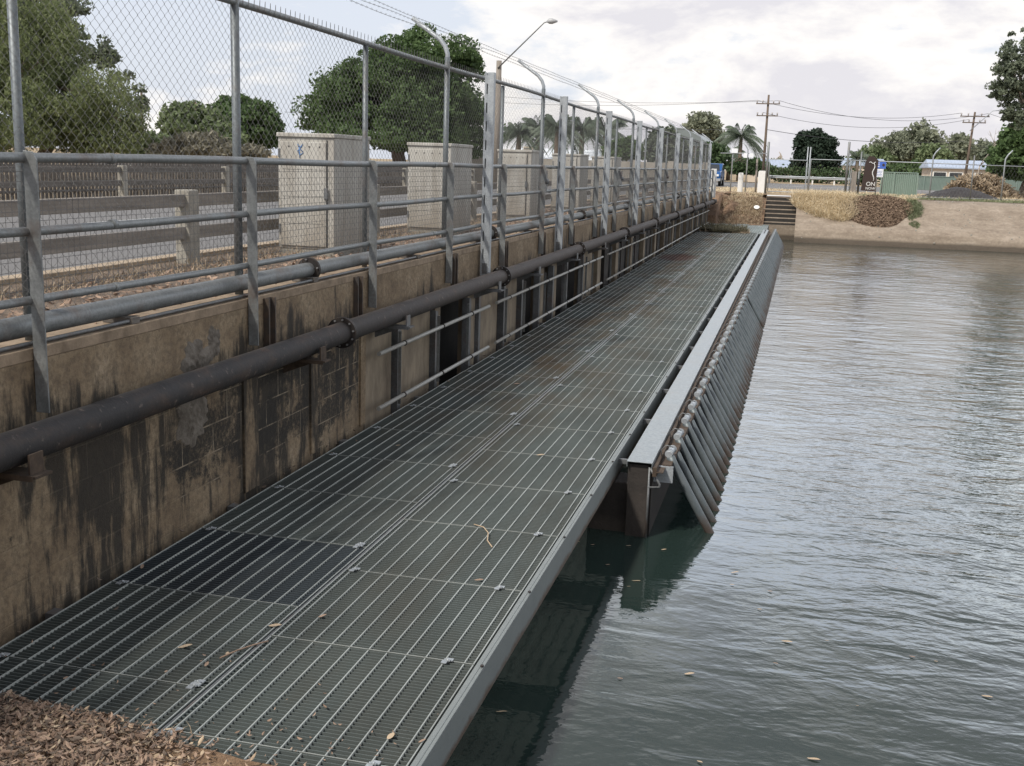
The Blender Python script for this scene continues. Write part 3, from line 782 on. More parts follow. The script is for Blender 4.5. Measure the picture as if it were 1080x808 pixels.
def limbs(mb, base, top, r, ells, nl=7, seed=0):
    rr = random.Random(seed); b = Vector(base); t = Vector(top)
    pts = []
    for i in range(7):
        u = i/6; p = b.lerp(t, u)+Vector((rr.uniform(-1, 1), rr.uniform(-1, 1), 0))*(r*1.1*(i > 0)); pts.append(p)
    mb.tube(pts, [r*(1.25 if i == 0 else 1-.12*i) for i in range(7)], 9)
    for k in range(nl):
        e = ells[k % len(ells)]; u = rr.uniform(.45, .95); s = b.lerp(t, u)
        d = Vector((rr.gauss(0, 1), rr.gauss(0, 1), rr.uniform(.0, 1.1))); d.normalize()
        q = Vector(e[:3])+Vector((d.x*e[3], d.y*e[4], d.z*e[5]))*.75
        mid = s.lerp(q, .5)+Vector((rr.uniform(-.3, .3), rr.uniform(-.3, .3), .25))*(q-s).length*.25
        mb.tube([s, mid, q], [r*.42, r*.28, r*.10], 6)
def tree(name, label, cat, base, h, ells, leafm, leaf, nclump, cr, nleaf, tr=.2, bark='bark', group=None, asp=1.6, droop=0., shell=.55, flat=.75, seed=1, nl=8):
    """ells: ellipsoids relative to the base point"""
    bx, by, bz = base
    t = thing(name, label, cat, base, group)
    E = [(bx+e[0], by+e[1], bz+e[2], e[3], e[4], e[5]) for e in ells]
    P, _ = crown_pts(E, nclump, cr, nleaf, flat, shell); V, F = quads(P, leaf, asp, droop=droop)
    npmesh('crown', V, F, leafm, t)
    mb = MB(); limbs(mb, (bx, by, bz-.1), (E[0][0], E[0][1], bz+h*.72), tr, E, nl, seed); mb.build('trunk', bark, t)
    return t
def scaleat(Y, px=540): # metres per pixel at that depth for a column
    d = np.linalg.norm(atY(px, 185, Y)-CP); return d/1165.
def EL(px, py, Y, w, h, base, dep=None):   # ellipsoid from pixel centre and half sizes, relative to base
    p = atY(px, py, Y); s = scaleat(Y, px); return (p[0]-base[0], p[1]-base[1], p[2]-base[2], w*s, (dep or w)*s, h*s)

def base_at(px, Y, z=GZ): return (X_at(px, Y), Y, z)

# big weeping tree mass on the left
b = base_at(60, 30)
tree('pepper_tree', 'huge drooping olive green tree filling the left edge behind the road', 'tree', b, 6, [EL(20, 70, 30, 60, 62, b), EL(-50, 60, 30, 70, 90, b), EL(80, 115, 30, 55, 48, b), EL(45, 60, 31, 42, 45, b), EL(118, 140, 30, 32, 32, b), EL(0, 130, 29, 95, 40, b), EL(-60, 150, 29, 60, 40, b)], 'leaf_pepper', .050, 620, .52, 290, .3, asp=3.2, droop=.75, shell=.5, flat=1.5, seed=2)
b = base_at(20, 42)
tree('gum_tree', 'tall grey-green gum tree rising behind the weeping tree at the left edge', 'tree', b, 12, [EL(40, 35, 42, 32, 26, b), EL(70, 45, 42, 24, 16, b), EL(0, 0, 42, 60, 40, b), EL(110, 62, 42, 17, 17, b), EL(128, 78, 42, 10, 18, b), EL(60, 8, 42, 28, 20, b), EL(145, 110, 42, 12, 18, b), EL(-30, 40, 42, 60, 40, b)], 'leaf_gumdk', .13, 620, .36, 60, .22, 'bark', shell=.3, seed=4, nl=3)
b = base_at(205, 62)
tree('round_tree', 'pale-topped bushy tree left of the dark round tree behind the mesh', 'tree', b, 6, [EL(208, 140, 62, 36, 22, b), EL(195, 125, 62, 22, 14, b), EL(230, 150, 62, 25, 15, b)], 'leaf_mid', .22, 420, .5, 34, .2, seed=5)
b = base_at(262, 66)
tree('round_tree', 'dark round tree directly left of the first cabinet behind the mesh', 'tree', b, 6, [EL(262, 133, 66, 32, 26, b), EL(240, 118, 66, 14, 12, b), EL(278, 145, 66, 16, 18, b)], 'leaf_dark', .22, 420, .5, 36, .2, seed=6)
b = base_at(215, 45)
tree('grey_bush', 'low grey-brown feathery bush behind the handrail', 'bush', b, 1.6, [EL(212, 156, 45, 36, 13, b), EL(250, 162, 45, 30, 8, b), EL(180, 160, 45, 20, 9, b)], 'leaf_grey', .10, 300, .3, 36, .06, asp=3, seed=7)
b = base_at(158, 50)
tree('round_bush', 'low green bush at the foot of the weeping tree', 'bush', b, 1.8, [EL(155, 155, 50, 26, 14, b)], 'leaf_mid', .14, 140, .35, 32, .06, seed=8)
tag(MB().tube([base_at(152, 55), (X_at(152, 55), 55, Z_at(152, 92, 55))], [.09, .07], 8).build('utility_pole', 'pole'), 'thin dark bare pole beside the weeping tree', 'pole')
# large dark tree in the middle left
b = base_at(425, 52)
tree('camphor_tree', 'large dense dark green tree behind the utility cabinets', 'tree', b, 9,
     [EL(425, 112, 52, 82, 45, b), EL(445, 75, 52, 55, 38, b), EL(365, 120, 52, 38, 35, b), EL(478, 100, 52, 32, 48, b), EL(410, 85, 51, 42, 34, b), EL(350, 105, 52, 22, 20, b), EL(420, 145, 51, 80, 22, b), EL(490, 150, 52, 28, 25, b)],
     'leaf_dark', .13, 330, .95, 330, .42, shell=.70, flat=.7, seed=9, nl=12)
# palms
def palm(label, px, topy, Y, crown_m, nf=40, group='palms beyond the road', lean=0.):
    b = base_at(px, Y); zt = Z_at(px, topy, Y); t = thing('palm_tree', label, 'palm', b, group)
    mb = MB(); H = zt-b[2]; ctr = Vector((b[0], b[1], zt))
    mb.tube([(b[0], b[1], b[2]-.1), (b[0]+lean*.4, b[1], b[2]+H*.5), ctr], [.24, .19, .17], 9); mb.build('trunk', 'bark', t)
    V = []; F = []
    for k in range(nf):
        a = k*2.399+rng.uniform(-.2, .2); el = rng.uniform(-.35, 1.25); L = crown_m*rng.uniform(.85, 1.1)
        d = Vector((math.cos(a), math.sin(a), 0)); side = Vector((-math.sin(a), math.cos(a), 0)); N_ = 14; prev = None
        for i in range(N_+1):
            u = i/N_; hor = L*(math.cos(el)*u+.15*u*(1-u)); ver = L*(math.sin(el)*u-.75*u*u*(1.05-.3*math.sin(el)))
            p = ctr+d*hor+Vector((0, 0, ver))
            if prev is not None and i > 1:
                for sg in (-1, 1):
                    for q in range(3):
                        pp = prev.lerp(p, q/3+.16); ll = L*.24*math.sin(PI*min(1, u*.92+.06))+.05
                        tip = pp+side*sg*ll*.55+d*ll*.3+Vector((0, 0, -ll*.85)); o = len(V); w = d*.017*crown_m/2
                        V += [tuple(pp-w), tuple(pp+w), tuple(tip)]; F.append((o, o+1, o+2))
            if prev is not None:
                o = len(V); V += [tuple(prev+side*.03), tuple(prev-side*.03), tuple(p)]; F.append((o, o+1, o+2))
            prev = p
    npmesh('fronds', V, F, 'leaf_palm', t)
for lab, px, ty, Y, cm in [
    ('leftmost palm above the white roof, just right of the dark tree', 546, 141, 72, 2.2), ('palm over the middle of the white roof', 566, 135, 78, 2.6),
    ('taller palm seen between two fence posts above the white roof', 586, 133, 70, 2.2), ('broad palm right of the taller one, above the dark roofs', 612, 136, 74, 2.6),
    ('rightmost palm of the row behind the fence, near the arched building', 636, 137, 82, 2.7)]:
    palm(lab, px, ty, Y, cm)
palm('big lone palm with arching fronds beside the tall utility pole', 779, 143, 112, 3.3, 34, None)
palm('small palm crown directly behind the white end post', 768, 163, 118, 2.6, 24, None)
palm('small feathery palm behind the fence between banner and dark conical tree', 903, 166, 118, 1.9, 22, None)
b = base_at(655, 70)
tree('round_bush', 'dark bush between the palms and the arched building', 'bush', b, 2.8, [EL(658, 160, 70, 18, 12, b)], 'leaf_dark', .2, 200, .4, 30, .08, seed=11)
b = base_at(740, 150)
tree('gum_tree', 'pale rounded gum tree above the arched building', 'tree', b, 9, [EL(741, 134, 150, 17, 13, b), EL(752, 148, 150, 12, 10, b), EL(732, 146, 150, 10, 12, b)], 'leaf_gum', .34, 260, .7, 26, .25, 'pale_bark', shell=.45, seed=12)
b = base_at(860, 122)
tree('fir_tree', 'very dark dense tree with ragged top behind the far road', 'tree', b, 6.5, [EL(860, 172, 122, 24, 17, b), EL(858, 155, 122, 17, 15, b), EL(862, 146, 122, 9, 8, b), EL(848, 150, 122, 7, 9, b), EL(873, 153, 122, 8, 9, b)], 'leaf_fir', .24, 520, .5, 40, .25, shell=.6, seed=13)
# distant gums right of the dark tree
gums = [('pale gum tree right of the banner', 920, 172, 165, 22, 14, 'leaf_mid'), ('broad olive gum tree behind the green sheet fence', 942, 160, 168, 24, 18, 'leaf_gum'),
        ('tallest olive gum tree of the distant row', 972, 152, 165, 20, 20, 'leaf_gum'), ('rounded darker gum tree behind the bent fence post', 986, 168, 160, 15, 15, 'leaf_mid'),
        ('small pale gum tree left of the right-hand pole', 1011, 160, 172, 12, 16, 'leaf_gum'), ('hazy grey gum tree right of the right-hand pole', 1036, 166, 178, 12, 14, 'leaf_gum'),
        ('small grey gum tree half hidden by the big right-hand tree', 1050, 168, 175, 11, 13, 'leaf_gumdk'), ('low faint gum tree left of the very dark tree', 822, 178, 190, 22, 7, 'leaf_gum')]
for i, (lab, px, py, Y, w, h, lm) in enumerate(gums):
    b = base_at(px, Y); tree('gum_tree', lab, 'tree', b, 6, [EL(px, py, Y, w, h, b), EL(px-w*.5, py+h*.4, Y, w*.7, h*.7, b), EL(px+w*.5, py+h*.3, Y, w*.6, h*.7, b)], lm, .42, 240, .9, 26, .25, 'pale_bark', 'gum trees far beyond the road', shell=.4, seed=20+i)
b = base_at(955, 140)
tree('round_bush', 'dark green hedge-like bush behind the green sheet fence', 'bush', b, 3, [EL(962, 182, 140, 24, 9, b), EL(930, 184, 140, 14, 7, b)], 'leaf_dark', .3, 220, .6, 26, .1, seed=31)
# big trees on the right edge
b = base_at(1108, 62)
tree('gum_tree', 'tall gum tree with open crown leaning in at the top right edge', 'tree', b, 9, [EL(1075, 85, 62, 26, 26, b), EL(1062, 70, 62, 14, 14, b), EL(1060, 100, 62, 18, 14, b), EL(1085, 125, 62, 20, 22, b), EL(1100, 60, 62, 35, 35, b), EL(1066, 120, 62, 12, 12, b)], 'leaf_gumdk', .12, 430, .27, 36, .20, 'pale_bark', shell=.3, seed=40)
b = base_at(1085, 72)
tree('dark_tree', 'dense dark green tree low at the right edge below the tall gum', 'tree', b, 5, [EL(1080, 165, 72, 30, 28, b), EL(1064, 178, 72, 18, 18, b), EL(1095, 150, 72, 30, 28, b)], 'leaf_dark', .2, 480, .5, 38, .22, shell=.6, seed=41)
# bare tree
b = base_at(1030, 120); t = thing('bare_tree', 'leafless pale twiggy tree just right of the right-hand pole', 'tree', b); mb = MB()
def branch(mb, p, d, L, r, n, rr):
    q = p+d*L; mb.tube([p, p.lerp(q, .5)+Vector((rr.uniform(-1, 1), 0, rr.uniform(-1, 1)))*L*.06, q], [r, r*.8, r*.6], 4)
    if n: 
        for k in range(rr.choice((2, 3))):
            dd = (d+Vector((rr.gauss(0, .5), rr.gauss(0, .4), rr.gauss(.1, .35)))).normalized(); branch(mb, q, dd, L*.72, r*.6, n-1, rr)
branch(mb, Vector(b), Vector((.08, 0, 1)), 2.3, .10, 4, random.Random(5)); mb.build('trunk', 'pale_bark', t)
# hedge behind the guard rail
b = base_at(850, 118)
P = []
for k in range(70):
    x = X_at(812+k*1.6, 118); P.append([x, 118+random.uniform(-.6, .6), GZ+random.uniform(.2, 1.2)])
P = np.array(P); Q = np.repeat(P, 60, 0)+rng.normal(size=(len(P)*60, 3))*np.array([.4, .4, .28]); V, F = quads(Q, .2)
tag(npmesh('hedge', V, F, 'leaf_hedge'), 'long low green hedge behind the guard rail across the far road', 'hedge')

# ------------------------------------------------------------------ barriers on the bridge road
def barrier(X, ys, label, tm, name='road_barrier'):
    t = thing(name, label, 'barrier', (X, ys[0], GZ), 'timber rail barriers of the bridge road')
    for y in ys:
        mb = MB(); mb.box(X-.08, X+.08, y-.09, y+.09, 1.0, 2.075); mb.build('post', 'post_conc', t, bevel=.015)
    for z0, z1 in ((1.918, 2.035), (1.615, 1.73)):
        for a, b_ in zip(ys[:-1], ys[1:]):
            mb = MB(); mb.box(X-.035, X+.035, a+.092, b_-.092, z0, z1); mb.build('rail', tm, t, bevel=.006)
barrier(-4.22, [-5, -.2, 4.62, 9.4, 14.2, 19, 23.8, 28.6, 33.4, 38, 43], 'near timber rail barrier with concrete posts behind the handrail', 'timber')
barrier(-13.7, [-6+4.8*k for k in range(12)], 'far timber rail barrier across the bridge road', 'timber_dark')
mb = MB()
for k in range(330): 
    y = -4+k*.14; mb.box(-14.62, -14.60, y, y+.10, 1.2, 2.15+.02*random.random())
mb.box(-14.60, -14.57, -4, 42, 2.0, 2.06); mb.box(-14.60, -14.57, -4, 42, 1.45, 1.51)
tag(mb.build('picket_fence', 'timber_dark'), 'dark upright picket fence behind the far road barrier', 'fence')
# dead weeds and litter along the near barrier
def blob(u, v, s): return (2*u-1)**2+(2*v-1)**2 < 1-.15+.9*noise.noise(Vector((u*2.3+s, v*2.3, s)))
def strands(n, box, h, mname, name, label, w=.006, spread=.5, mask=None):
    x0, x1, y0, y1, z = box; V = []; F = []
    for k in range(n):
        while True:
            u, v = random.random(), random.random()
            if mask is None or blob(u, v, mask): break
        p = Vector((x0+(x1-x0)*u, y0+(y1-y0)*v, z if not callable(z) else 0)); 
        if callable(z): p.z = z(p.x, p.y)
        d = Vector((random.gauss(0, spread), random.gauss(0, spread), 1)).normalized(); L = h*random.uniform(.4, 1.3); q = p+d*L*.5; r = q+Vector((d.x*1.6, d.y*1.6, d.z*.4)).normalized()*L*.5
        s = Vector((random.gauss(0, 1), random.gauss(0, 1), 0)).normalized()*w; o = len(V)
        V += [tuple(p-s), tuple(p+s), tuple(q+s*.8), tuple(q-s*.8), tuple(r)]; F += [(o, o+1, o+2, o+3)]; F += [(o+3, o+2, o+4, o+4)]
    F = [f if f[2] != f[3] else f for f in F]
    me = bpy.data.meshes.new(name); me.from_pydata(V, [], [tuple(dict.fromkeys(f)) for f in F]); me.materials.append(M[mname]); o = bpy.data.objects.new(name, me); COL.objects.link(o)
    o['label'] = label; o['category'] = name.replace('_', ' '); o['kind'] = 'stuff'; return o
strands(5000, (-4.16, -3.5, -2, 16, 1.385), .17, 'brush', 'dead_weeds', 'brown dead weeds along the foot of the near road barrier', .003, .9)
def leaves(n, fn, size, mname, name, label, lift=.35):
    V = []; F = []
    for k in range(n):
        p = fn(); a = random.uniform(0, 2*PI); s = size*random.uniform(.5, 1.4)
        nz = Vector((random.gauss(0, lift), random.gauss(0, lift), 1)).normalized()
        d = Vector((math.cos(a), math.sin(a), 0)); d = (d-nz*d.dot(nz)).normalized(); w = nz.cross(d)
        c = Vector(p)+nz*.002; o = len(V); wd = random.uniform(.22, .5)
        up = nz*s*random.uniform(.05, .25)
        V += [tuple(c-d*s*.5+up), tuple(c-d*s*.12+w*s*wd*.5), tuple(c+d*s*.2+w*s*wd*.42), tuple(c+d*s*.55+up), tuple(c+d*s*.2-w*s*wd*.42), tuple(c-d*s*.12-w*s*wd*.5)]
        F += [(o, o+1, o+2, o+3), (o, o+3, o+4, o+5)]
    o = npmesh(name, V, F, mname); o['label'] = label; o['category'] = 'leaf litter'; o['kind'] = 'stuff'; return o
leaves(3200, lambda: (random.uniform(-4.0, -2.62), random.uniform(-2, 20), 1.388+random.uniform(0, .03)), .06, 'litter', 'leaf_litter', 'dead leaves scattered over the footpath behind the fence', .5)
def nb_h(x, y):
    edge = -1.06-.09*max(0, min(1.6, x+1.9))
    return .035+max(0, (-1.3-y))*.27+noise.noise(Vector((x*2.5, y*2.5, 0)))*.035*min(1, (edge-y)*4+.1)+noise.noise(Vector((x*9, y*9, 4)))*.012
def nbpt():
    while True:
        x = random.uniform(-2.4, .6); y = -.99-random.uniform(0, 1)**1.3*2.4
        dens = 1 if x < -1.15 else max(.05, 1-(x+1.15)*2.2)
        e = -1.03-.09*max(0, min(1.6, x+1.9))+noise.noise(Vector((x*4, 1, 1)))*.05
        if y < e and random.random() < dens: return (x, y, nb_h(x, y)+random.uniform(0, .045))
leaves(11000, nbpt, .030, 'litter', 'leaf_litter', 'thick brown leaf litter on the bank at the near end of the walkway', .6)
leaves(9000, nbpt, .027, 'litter3', 'leaf_litter', 'greyish small dead leaves mixed into the litter at the near bank', .7)
leaves(1500, nbpt, .046, 'litter', 'leaf_litter', 'larger curled brown leaves on top of the litter at the near bank', .8)
leaves(1500, nbpt, .036, 'litter2', 'leaf_litter', 'paler dry leaves lying on top of the brown litter at the near bank', .6)
strands(420, (-2.3, -.9, -1.9, -1.06, nb_h), .09, 'litter2', 'dry_stalks', 'pale dry grass stalks sticking out of the leaf litter', .0016, .9)

def spill():
    x = random.uniform(-2.35, .0); e = -1.03-.09*max(0, min(1.6, x+1.9)); return (x, e+random.expovariate(5.5), .006)
leaves(150, spill, .020, 'litter', 'leaf_litter', 'loose leaves and crumbs spilling from the litter onto the grating', .4)
leaves(170, lambda: (-2.36+random.expovariate(14), random.uniform(-.8, 30), .006), .035, 'litter3', 'leaf_litter', 'small dark leaves caught on the grating along the foot of the wall', .5)
# ------------------------------------------------------------------ utility cabinets
def cabinet(y, label, mark=False, w=.63, d=1.0):
    x0, x1 = -3.95, -3.95+w; z0, z1 = 1.385, 2.655
    t = thing('utility_cabinet', label, 'cabinet', ((x0+x1)/2, y+d/2, z0), 'utility cabinets along the footpath')
    mb = MB(); mb.box(x0+.01, x1-.01, y+.01, y+d-.01, z0, z0+.07); mb.build('plinth', 'post_conc', t)
    mb = MB(); mb.box(x0, x1, y, y+d, z0+.072, z1-.045); mb.build('body', 'cabinet', t, bevel=.008)
    mb = MB(); mb.box(x0-.012, x1+.012, y-.02, y+d+.012, z1-.044, z1); mb.build('roof', 'cabinet', t, bevel=.008)
    mb = MB(); mb.box(x0+.03, x1-.085, y-.016, y-.003, z0+.10, z1-.09); dr = mb.build('door', 'cabinet', t, bevel=.006)
    mb = MB(); mb.box(x1-.080, x1-.070, y-.006, y-.001, z0+.10, z1-.07); mb.build('door_gap', 'cabinet_gap', t)
    mb = MB(); mb.box(x1-.10, x1-.06, y-.035, y-.017, 1.98, 2.10); mb.box(x1-.09, x1-.055, y-.045, y-.035, 1.99, 2.04); mb.build('handle', 'galv_dark', dr)
    for z in (1.62, 2.40): MB().box(x0+.008, x0+.03, y-.022, y-.003, z, z+.09).build('hinge', 'galv_dark', dr)
    mb = MB()
    for k in range(4): mb.tube([(x0+.13+k*.115, y-.017, z1-.14), (x0+.13+k*.115, y-.02, z1-.14)], .009, 8)
    for k in range(3): mb.box(x0+.05, x1-.11, y-.0175, y-.016, 1.72+k*.28, 1.723+k*.28)
    mb.build('vent_hole', 'cabinet_gap', dr)
    if mark:
        mb = MB(); cx, cz = x0+.26, 2.49
        for pts in ([(-.03, .05), (.0, .02), (.03, .05)], [(-.02, .02), (.03, -.03)], [(.02, .03), (-.03, -.02), (0, -.06), (.035, -.035)], [(-.01, .0), (-.005, -.09)]):
            mb.tube([(cx+a, y-.018, cz+c) for a, c in pts], .0055, 4)
        mb.build('spray_mark', 'blue_paint', dr)
cabinet(6.0, 'nearest pale utility cabinet with a blue scribble on its door', True)
cabinet(10.05, 'second pale utility cabinet from the left, in front of the big dark tree', d=1.05)
cabinet(14.9, 'third pale utility cabinet, just right of the first channel post')
cabinet(19.6, 'fourth pale utility cabinet, below the palms'); cabinet(24.5, 'farthest pale utility cabinet along the footpath')

# block boundary wall across the end of the road
x0, x1 = X_at(596, 58), X_at(742, 60)
t = thing('boundary_wall', 'long low beige block wall behind the cabinets below the palms', 'wall', (x0, 58, GZ))
mb = MB(); mb.add([(x0-6, 57, 1.2), (x1, 61, 1.2), (x1, 61.2, 1.2), (x0-6, 57.2, 1.2), (x0-6, 57, 2.70), (x1, 61, 2.70), (x1, 61.2, 2.70), (x0-6, 57.2, 2.70)], [(0, 1, 5, 4), (1, 2, 6, 5), (2, 3, 7, 6), (3, 0, 4, 7), (4, 5, 6, 7)]); mb.build('wall_face', 'fence_beige', t)
for k in range(8):
    u = k/7; x = (x0-6)*(1-u)+x1*u; y = 57*(1-u)+61*u; mb = MB(); mb.box(x-.16, x+.16, y-.12, y+.32, 1.2, 2.80); mb.build('pier', 'fence_beige', t)

# ------------------------------------------------------------------ buildings
def house(name, label, px0, px1, Y, yeave, yridge, roof, wallm, cat='house', dep=9, hip=.12, wins=()):
    xa, xb = X_at(px0, Y), X_at(px1, Y); ze = Z_at((px0+px1)/2, yeave, Y); zr = Z_at((px0+px1)/2, yridge, Y+dep/2)
    t = thing(name, label, cat, ((xa+xb)/2, Y+dep/2, GZ)); w = xb-xa
    mb = MB(); mb.box(xa+.3, xb-.3, Y+.3, Y+dep-.3, 1.1, ze); wl = mb.build('wall', wallm, t)
    h = w*hip; mb = MB(); mb.add([(xa, Y, ze), (xb, Y, ze), (xb, Y+dep, ze), (xa, Y+dep, ze), (xa+h, Y+dep/2, zr), (xb-h, Y+dep/2, zr), (xa, Y, ze-.12), (xb, Y, ze-.12), (xb, Y+dep, ze-.12), (xa, Y+dep, ze-.12)], [(0, 1, 5, 4), (2, 3, 4, 5), (0, 4, 3), (1, 2, 5), (0, 6, 7, 1), (1, 7, 8, 2), (2, 8, 9, 3), (3, 9, 6, 0), (6, 9, 8, 7)]); mb.build('roof', roof, t)
    for u in wins:
        x = xa+w*u; mb = MB(); mb.box(x-.7, x+.7, Y+.26, Y+.295, ze-1.5, ze-.45); f = mb.build('window', 'white', t); mb = MB(); mb.box(x-.6, x+.6, Y+.245, Y+.258, ze-1.42, ze-.53); mb.build('pane', 'glass', f)
    return t
house('house', 'low house with white sheet metal roof behind the third cabinet', 524, 640, 80, 170, 157, 'roof_white', 'beige', wins=(.3, .6), hip=.03)
t = thing('air_cooler', 'boxy cream evaporative cooler standing on the white roof', 'cooler', (X_at(557, 84), 84, Z_at(557, 160, 84)))
cx, cz = X_at(557, 84), Z_at(557, 162, 84)
mb = MB(); mb.prism([(cx-.42, cz-.1), (cx+.42, cz-.1), (cx+.36, cz+.55), (cx-.36, cz+.55)], 'y', 83.6, 84.5); mb.build('casing', 'beige', t, bevel=.03)
mb = MB()
for k in range(4): mb.box(cx-.33, cx+.33, 83.57, 83.595, cz+.02+k*.12, cz+.07+k*.12)
mb.build('louvre', 'roof_dark', t)
mb = MB(); mb.box(cx-.3, cx+.3, 83.7, 84.4, cz-.5, cz-.12); mb.build('duct', 'roof_white', t)
house('house', 'dark roofed house right of the white roof behind the palms', 590, 665, 92, 171, 161, 'roof_dark', 'beige', dep=8, hip=.3, wins=(.5,))
house('house', 'pale roofed house behind the hedge and left of the dark conical tree', 790, 852, 150, 176, 168, 'roof_blue', 'cream', wins=(.2, .5, .8))
house('house', 'pale roofed house right of the very dark tree', 868, 936, 155, 174, 167, 'roof_blue', 'cream', wins=(.2, .8), hip=.05)
house('house', 'long low cream house with blue-grey roof behind the mound', 978, 1046, 120, 177, 169, 'roof_blue', 'cream', wins=(.2, .45, .85), hip=.03)
house('house', 'second cream house farther right behind the brushwood', 1046, 1120, 118, 178, 171, 'roof_white', 'cream', wins=(.3, .7), hip=.03)
# arched building
xa, xb = X_at(677, 105), X_at(745, 105); ze = Z_at(715, 152, 105); t = thing('arched_building', 'big beige building with curved grey-green roof behind the fence', 'building', ((xa+xb)/2, 112, GZ))
mb = MB(); mb.box(xa+.3, xb-.3, 105.3, 120, 1.1, ze); mb.build('wall', 'beige', t)
mb = MB(); arc = [(xa-.2+(xb-xa+.4)*i/16, ze+1.55*math.sin(PI*i/16)) for i in range(17)]; mb.prism(arc+[(xb+.2, ze-.15), (xa-.2, ze-.15)], 'y', 104.6, 120.5); mb.build('curved_roof', 'roof_green', t)
for u in (.12, .38, .62, .88):
    x = xa+(xb-xa)*u; mb = MB(); mb.box(x-.45, x+.45, 105.24, 105.29, ze-2.1, ze-.5); f = mb.build('window', 'white', t); mb = MB(); mb.box(x-.36, x+.36, 105.2, 105.235, ze-2.0, ze-.6); mb.build('pane', 'glass', f)
b = base_at(690, 98)
tree('round_tree', 'dull green tree covering the left part of the arched building', 'tree', b, 4.5, [EL(700, 158, 98, 18, 22, b), EL(716, 166, 98, 12, 14, b)], 'leaf_gumdk', .26, 260, .5, 30, .16, seed=33)
b = base_at(752, 96)
tree('round_bush', 'dark green bush right of the arched building', 'bush', b, 3, [EL(752, 168, 96, 15, 15, b), EL(790, 178, 104, 22, 8, b), EL(738, 174, 96, 10, 9, b)], 'leaf_hedge', .26, 320, .5, 26, .1, seed=34)

# ------------------------------------------------------------------ poles and lines
def crosspole(label, px, pytop, Y, arms, lean=0., insul=True, r=.14, mt='pole'):
    p = base_at(px, Y); zt = Z_at(px, pytop, Y); t = thing('utility_pole', label, 'pole', p)
    mb = MB(); mb.tube([(p[0]-lean, p[1], 1.1), (p[0], p[1], zt)], [r, r*.62], 10); mb.build('shaft', mt, t); ends = []
    for dz, w in arms:
        mb = MB(); mb.box(p[0]-w, p[0]+w, Y-.21, Y-.13, zt-dz-.045, zt-dz+.045); ar = mb.build('crossarm', mt, t)
        for u in (-.92, -.45, .45, .92):
            mb = MB(); mb.tube([(p[0]+w*u, Y-.16, zt-dz+.06), (p[0]+w*u, Y-.16, zt-dz+.28)], [.05, .07], 7); mb.build('insulator', 'insul', ar); ends.append(Vector((p[0]+w*u, Y-.16, zt-dz+.28)))
    return p, zt, ends
_, z1, e1 = crosspole('tall dark utility pole with two crossarms behind the big lone palm', 804.5, 100, 95, ((.75, 1.0), (1.75, .9)))
_, z2, e2 = crosspole('utility pole with a crowded crossarm at the right, carrying a lamp bracket', 1021, 118, 105, ((.4, 1.25), (.95, 1.0)), lean=.3)
def cable(a, b_, sag, label, r=.016, grp='overhead power lines'):
    a, b_ = Vector(a), Vector(b_); pts = [a.lerp(b_, i/24)-Vector((0, 0, 4*sag*(i/24)*(1-i/24))) for i in range(25)]
    tag(MB().tube(pts, r, 5).build('power_line', 'cable'), label, 'cable', grp)
far_l = [atY(-60, 88, 140), atY(-60, 96, 140), atY(-60, 140, 140)]
cable(e1[0], e2[0], .9, 'highest power line between the two utility poles')
cable(e1[3], e2[3], 1.1, 'second highest power line between the two utility poles')
cable(e1[5], e2[5], 1.0, 'third power line between the two utility poles')
cable((e1[4].x+.9, 95, z1-2.9), (e2[4].x, 105, z2-2.6), .5, 'lowest and thickest power line between the two utility poles', .022)
cable(e1[0], tuple(atY(430, 100, 100)), .7, 'upper power line from the tall pole to the left', .014)
cable(e1[3], tuple(atY(430, 92, 102)), .7, 'topmost power line from the tall pole to the left', .014)
cable((e1[4].x, 95, z1-2.9), tuple(atY(300, 118, 92)), .5, 'low power line from the tall pole to the left', .016)
cable(e2[3], tuple(atY(1200, 150, 108)), .5, 'upper power line leaving the right-hand pole to the right')
cable((e2[4].x, 105, z2-2.6), tuple(atY(1200, 178, 108)), .5, 'lower power line leaving the right-hand pole to the right')
# lamp arm on the right-hand pole
p = base_at(1021, 105); t = thing('street_lamp', 'thin street lamp arm reaching right from the right-hand pole into the tree', 'lamp', (p[0], 104.7, z2-2.2))
mb = MB(); a = atY(1023, 138, 104.7); b_ = atY(1047, 117, 104.7); mb.tube([a, b_, b_+np.array([.6, 0, .05])], .04, 6); mb.build('arm', 'galv_new', t)
mb = MB(); mb.box(b_[0]+.5, b_[0]+1.2, 104.55, 104.85, b_[2]-.02, b_[2]+.12); mb.build('lamp_head', 'lamp_head', t, bevel=.03)
# near street light
Y = 50; p = base_at(523, Y); zt = Z_at(523, 64, Y)
t = thing('street_light', 'timber pole street light with long slanting arm above the first channel post', 'street light', p)
mb = MB(); mb.tube([(p[0], Y, 1.1), (p[0], Y, zt)], [.17, .135], 12); mb.build('pole', 'pole_grey', t)
a = atY(525, 72, Y-.14); b_ = atY(574, 24, Y-.14); c = atY(579, 22.5, Y-.14)
mb = MB(); mb.tube([a, b_, c], [.035, .028, .028], 8); mb.build('arm', 'galv', t)
h0 = atY(577, 23, Y-.14); h1 = atY(588, 22.5, Y-.14); mb = MB(); hm = (h0+h1)/2
mb.tube([h0, h0*.8+h1*.2+np.array([0, 0, .02]), hm+np.array([0, 0, .02]), h1], [.05, .13, .14, .04], 10); mb.build('lamp_head', 'lamp_head', t)
cable((p[0], Y, zt-.25), tuple(atY(330, 92, 60)), .25, 'faint service wire from the street light pole', .01, None) if False else None

